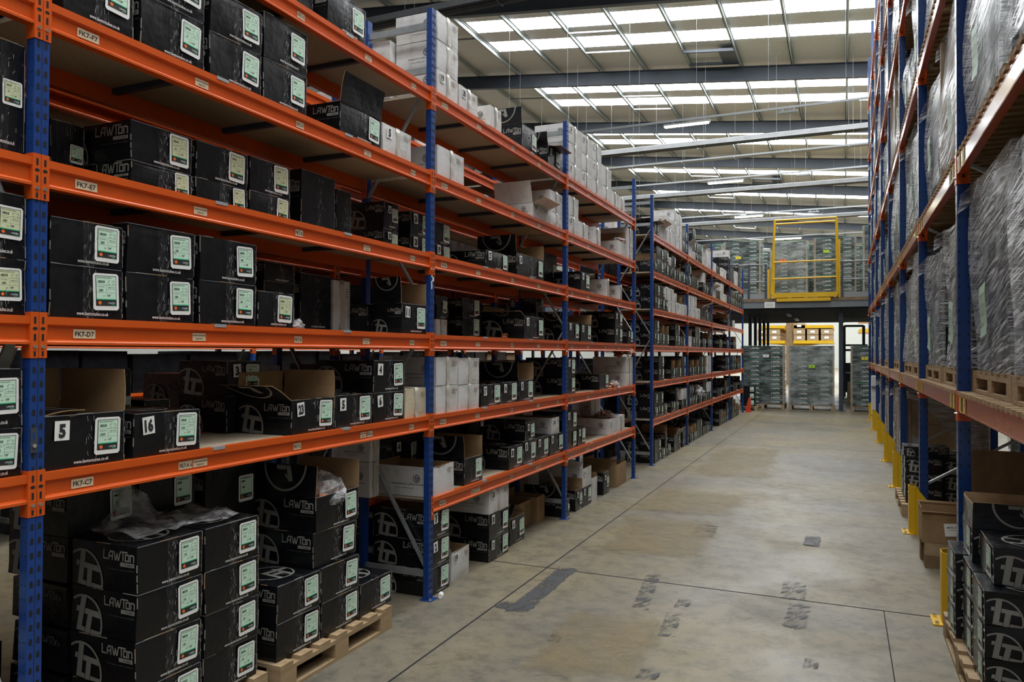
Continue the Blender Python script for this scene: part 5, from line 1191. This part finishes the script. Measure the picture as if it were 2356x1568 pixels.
pallet((-2.62, 23.75, 0), .55, .6, 'small timber pallet at the end of the left rack under three black cartons', GPE, h=.12, nb=5)
for i in range(3):
    o = carton('b', -2.64, 23.72, .125 + .2 * i, .34, .42, .197, f'black carton facing the camera, {ORD[i]} from the bottom, on the small end pallet', GPE.replace('pallets', 'cartons'), None, (), 60, rz=-math.pi / 2, lod=1)
o = thing('end_guard', (-2.60, 22.75, 0), 'red steel guard plate on the floor at the end of the left rack', 'guard'); mb = MB(); mb.add([(0, -.02, 0), (.14, -.02, 0), (.14, -.02, .42), (.08, -.02, .42), (0, -.02, .1), (0, .02, 0), (.14, .02, 0), (.14, .02, .42), (.08, .02, .42), (0, .02, .1)], [(0, 1, 2, 3, 4), (9, 8, 7, 6, 5), (0, 5, 6, 1), (1, 6, 7, 2), (2, 7, 8, 3), (3, 8, 9, 4), (4, 9, 5, 0)], 'red'); mb.build('plate', o)
mb = MB(); mb.box(0, .16, -.06, .06, 0, .008, 'red'); mb.build('foot', o)
# mezzanine platform
DZ, MY = 3.37, 24.2
t = thing('mezzanine', (-4, MY, 0), 'grey steel mezzanine platform spanning the end of the aisle', 'platform')
ox = -4
mb = MB(); mb.box(-18 - ox, 9 - ox, .0, 10.5, DZ - .085, DZ, 'plank'); mb.build('floor_deck', t)
mb = MB(); mb.box(-18 - ox, 9 - ox, 0.02, .06, 3.085, 3.285, 'steel_mid'); mb.box(-18 - ox, 9 - ox, 0, .10, 3.275, 3.287, 'steel_mid'); mb.box(-18 - ox, 9 - ox, 0, .10, 3.083, 3.095, 'steel_mid'); mb.build('edge_beam', t)
mb = MB(); mb.box(-18 - ox, 9 - ox, .1, 10.5, 3.10, 3.25, 'deck'); mb.build('ribbed_soffit', t)
for i in range(21): mb = MB(); yy = .3 + i * .5; mb.box(-18 - ox, 9 - ox, yy, yy + .05, 3.02, 3.12, 'steel_dark'); mb.build('joist', t)
for x in (-14, -.075, 6):
    for yy in (.42, 5.2, 10.2):
        mb = MB(); mb.box(x - .06, x + .06, yy - .06, yy + .06, 0, 3.08, 'steel_dark'); mb.box(x - .13, x + .13, yy - .13, yy + .13, 0, .015, 'steel_dark'); mb.box(x - .1, x + .1, yy - .1, yy + .1, 3.0, 3.02, 'steel_dark')
        o = mb.build('column', t); o.location = (-ox, 0, 0)
for px_, zt in ((1723, 4.42), (1762, 4.42), (1938, 4.42)):
    x = at(px_, 640, 1, MY + .05).x; mb = MB(); mb.box(x - ox - .028, x - ox + .028, .03, .08, DZ - .1, 4.44, 'steel_dark'); mb.build('rail_post', t)
for x in (-4.2, -5.8, -7.4, 1.6, 3.2): mb = MB(); mb.box(x - ox - .028, x - ox + .028, .03, .08, DZ - .1, 4.44, 'steel_dark'); mb.build('rail_post', t)
xg0, xg1 = at(1764, 640, 1, MY).x, at(1936, 640, 1, MY).x
for a, b in ((-18, xg0), (xg1, 9)):
    for z in (3.90, 4.43): mb = MB(); mb.tube((a - ox, .055, z), (b - ox, .055, z), .021, 'rail', 8); mb.build('handrail', t)
    mb = MB(); mb.box(a - ox, b - ox, .08, .09, DZ, DZ + .16, 'rail'); mb.build('kick_plate', t)
q = MB(); q.quad((-.15, 0, -.09), (.15, 0, -.09), (.15, 0, .09), (-.15, 0, .09), 'paper'); text(q, 'MEZZANINE FLOOR', (0, -.001, .06), X, Z, -Y, .016, 'print_dim', .02, .22)
for k in range(4): q.quad((-.12, -.001, .03 - .025 * k), (.12 - .02 * (k % 2), -.001, .03 - .025 * k), (.12 - .02 * (k % 2), -.001, .022 - .025 * k), (-.12, -.001, .022 - .025 * k), 'print_dim')
o = q.build('load_notice', t); o.location = (at(1771, 703, 1, MY).x - ox, -.012, 3.18); o['label'] = 'white printed notice'
# tilting yellow gate
t = thing('pallet_gate', (-1.1, MY - .02, DZ), 'yellow tilting safety gate standing open on the platform edge', 'gate')
gx = lambda px_: at(px_, 640, 1, MY).x + 1.1
mb = MB(); mb.box(gx(1787), gx(1911), -.05, .0, -.10, .0, 'yellow'); mb.build('threshold', t)
P = lambda px_, py_: (gx(px_), -.03, at(px_, py_, 1, MY).z - DZ)
for nm, a, b, r_ in (('side_bar', P(1775, 678), P(1783, 508), .035), ('side_bar', P(1927, 678), P(1925, 500), .035), ('top_bar', P(1783, 508), P(1925, 500), .03), ('mid_bar', P(1777, 604), P(1927, 597.5), .025), ('mid_bar', P(1777, 642.5), P(1927, 636), .025)):
    mb = MB(); mb.tube(a, b, r_, 'yellow', 8); mb.build(nm, t)
mb = MB(); a, b = P(1783, 513), P(1925, 505); mb.tube((a[0], .25, a[2]), (b[0], .25, b[2]), .03, 'yellow', 8); mb.build('rear_top_bar', t)
mb = MB(); a = P(1774, 677); b = P(1927, 673); mb.box(a[0], b[0], -.04, -.01, .02, .16, 'yellow'); mb.build('toe_board', t)
for px_, z1 in ((1768, .90), (1931, 1.72)): mb = MB(); mb.box(gx(px_) - .03, gx(px_) + .03, .02, .08, 0, z1, 'yellow'); mb.build('gate_post', t)
for px_, z1 in ((1774, 1.6),): mb = MB(); mb.box(gx(px_) - .03, gx(px_) + .03, 1.0, 1.06, 0, z1, 'yellow'); mb.build('gate_post', t)
# loads up on the platform
UP = 'film-wrapped carton loads on the platform'
yU = MY + 1.2
for i, (a, b, yy, h, lb, tm, tp, tn) in enumerate(((1604, 1662, yU + 1.5, 2.05, 'wrapped carton load on the platform farthest left, above the far rack', None, (0, 0), ''),
        (1666, 1750, yU, 1.92, 'wrapped carton load with a yellow tag left of the yellow gate', 'yellow_tag', (-.12, 1.30), '9'),
        (1779, 1858, yU, 1.84, 'wrapped carton load with an orange tag behind the yellow gate', 'orange_tag', (-.22, 1.15), '36'),
        (1873, 1970, yU, 1.90, 'wrapped carton load with a lime tag behind the right gate post', 'lime_tag', (-.25, 1.38), '7'),
        (1985, 2080, yU - .3, 2.15, 'wrapped carton load on the platform nearest the right rack', None, (0, 0), ''))):
    x0, x1 = at(a, 600, 1, yy).x, at(b, 600, 1, yy).x
    pallet(((x0 + x1) / 2, yy + .48, DZ), x1 - x0, 1.0, f'timber pallet under the {lb}', 'pallets on the platform', h=.13)
    lt_load(x0, x1, yy, DZ + .135, h - .1, 14, lb, 'film_milky' if i == 2 else 'film_flat', tm, tp, UP, tagnum=tn)
for i, (a, b, yy, h) in enumerate(((1590, 1668, yU + 3.0, 2.2), (1700, 1775, yU + 2.2, 1.75), (1835, 1885, yU + 1.8, 1.8), (1955, 2010, yU + 1.9, 1.75))):
    x0, x1 = at(a, 600, 1, yy).x, at(b, 600, 1, yy).x; lb = f'wrapped carton load in the second row on the platform, {ORD[i]} from the left'
    pallet(((x0 + x1) / 2, yy + .48, DZ), x1 - x0, 1.0, f'timber pallet under the {ORD[i]} second-row load from the left on the platform', 'pallets on the platform', h=.13)
    lt_load(x0, x1, yy, DZ + .135, h, 14, lb, 'film_flat', grp=UP)
t = None
# under and beyond the platform
for i, px_ in enumerate((1726, 1738, 1748.5, 1758, 1767)):
    yy = 27.0 * 211 / (1937 - px_); x = at(px_, 770, 1, yy).x
    o = MB(); o.box(-.05, .05, -.05, .05, 0, 3.08, 'steel_dark'); o = o.build('steel_post', None); o.location = (x, yy, 0); tag(o, f'dark steel post under the platform left of the cantilever rack, {ORD[i]} from the left', 'post', 'dark steel posts under the platform')
for i, (a, b) in enumerate((((1815, 722), (1825, 730)), ((1833, 733), (1846, 742)))):
    p = at(*a, 2, 3.0); l = thing('batten_light', (p.x, p.y, 3.0), f'batten light under the platform, {["nearer", "farther, lit"][i]} of two', 'light', 'batten lights under the platform'); mb = MB(); mb.box(-.05, .05, -.7, .7, -.06, 0, 'rail' if i == 0 else 'paper'); mb.build('diffuser', l)
CY = 44.0
def cx(px_, yy=CY): return at(px_, 780, 1, yy).x
def cz(py_, yy=CY): return at(1840, py_, 1, yy).z
t = thing('cantilever_rack', (cx(1817), CY, 0), 'brown and yellow cantilever rack of long crates beyond the platform', 'rack', 'cantilever racks beyond the platform')
o_ = cx(1817)
for k in range(3): mb = MB(); mb.box(-.19, .15, k * 2.6, k * 2.6 + .3, 0, 4.4, 'plank'); mb.build('column', t)
for k in range(3):
    for zc in (cz(783), cz(748), cz(815)):
        for sx, L in ((-1, 1.5), (1, 2.2)):
            mb = MB(); mb.add([(0, k * 2.6 + .08, zc - .28), (0, k * 2.6 + .08, zc), (sx * L, k * 2.6 + .08, zc), (sx * L, k * 2.6 + .08, zc - .10), (0, k * 2.6 + .22, zc - .28), (0, k * 2.6 + .22, zc), (sx * L, k * 2.6 + .22, zc), (sx * L, k * 2.6 + .22, zc - .10)], [(0, 1, 2, 3), (7, 6, 5, 4), (0, 4, 5, 1), (1, 5, 6, 2), (2, 6, 7, 3), (3, 7, 4, 0)], 'yellow'); mb.build('arm', t)
for zc in (cz(783), cz(748)):
    mb = MB(); mb.box(.2, 2.2, -.1, 5.6, zc - .16, zc + .0, 'yellow'); mb.build('shelf_skirt', t); mb = MB(); mb.box(-1.5, -.25, -.1, 5.6, zc - .16, zc + .0, 'yellow'); mb.build('shelf_skirt', t)
zc = cz(783)
for i, (dx, row, lb) in enumerate(((-1.40, 0, 'lower outer left'), (-.78, 0, 'lower inner left'), (-1.40, 1, 'upper outer left'), (-.78, 1, 'upper inner left'), (.50, 0, 'lower, right of the column'), (1.18, 0, 'lower middle right'), (.50, 1, 'middle row, right of the column'), (1.18, 1, 'middle row, middle right'), (.50, 2, 'top, right of the column'), (1.88, 0, 'lower outer right'), (1.88, 1, 'upper outer right'))):
    c = thing('long_crate', (o_ + dx, CY + 2.5, zc + .32 * row), f'long pale wooden crate on the cantilever rack, {lb}', 'crate', 'long crates on the cantilever rack')
    mb = MB(); mb.box(-.29, .29, -2.6, 2.6, 0.005, .30, 'crate' if 'crate' in M else 'wood'); mb.build('crate_body', c); q = MB(); q.quad((-.12, -2.605, .1), (.10, -2.605, .1), (.10, -2.605, .22), (-.12, -2.605, .22), 'paper'); q.build('crate_label', c)
t = thing('cantilever_rack', (cx(1996, 40), 40, 0), 'yellow cantilever rack glimpsed beside the right-hand uprights beyond the platform', 'rack', 'cantilever racks beyond the platform')
mb = MB(); mb.box(.4, .7, 0, .3, 0, 4.2, 'plank'); mb.build('column', t)
for z in (1.95, 2.75, 3.3): mb = MB(); mb.box(-.35, .4, 0, 4.0, z, z + .16, 'yellow'); mb.build('arm', t)
for z in (2.12, 2.92): mb = MB(); mb.box(-.2, .4, -.1, 4.0, z, z + .5, 'wood'); mb.build('crate_stack', t) if False else None
# forklift behind the loads
t = thing('forklift', (.35, 30.5, 0), 'dark forklift parked beyond the wrapped loads under the platform', 'forklift')
mb = MB(); mb.box(-.45, .45, .6, 2.2, .25, 1.0, 'steel_dark'); mb.box(-.45, .45, 1.7, 2.4, .6, 1.35, 'steel_dark'); mb.build('body', t)
for s in (-.33, .33): mb = MB(); mb.box(s - .05, s + .05, .25, .37, .1, 2.75, 'steel_dark'); mb.build('mast_rail', t)
for z in (.9, 1.8, 2.7): mb = MB(); mb.box(-.33, .33, .27, .35, z, z + .08, 'steel_dark'); mb.build('mast_crossbar', t)
for a in ((-.42, .7), (.42, .7), (-.42, 1.8), (.42, 1.8)): mb = MB(); mb.tube((a[0], a[1], 2.0), (a[0], a[1] + .1, 1.0), .03, 'steel_dark', 6); mb.build('cage_post', t)
mb = MB(); mb.box(-.47, .47, .6, 1.95, 2.0, 2.06, 'steel_dark'); mb.build('overhead_guard', t)
for sx in (-.42, .42):
    for yy in (.75, 2.0): mb = MB(); mb.tube((sx - .09, yy, .26), (sx + .09, yy, .26), .26, 'hole', 18); mb.build('wheel', t)
for s in (-.2, .2): mb = MB(); mb.box(s - .05, s + .05, -.8, .3, .08, .12, 'steel_dark'); mb.build('fork', t)
c = thing('wooden_crate', (.4, 28.4, 0), 'pale wooden crates on a pallet glimpsed right of the grey column', 'crate'); mb = MB(); mb.box(-.3, .3, 0, .8, 0, .35, 'wood'); mb.box(-.28, .28, 0, .8, .36, .7, 'wood'); mb.build('crate_body', c)
#@@END
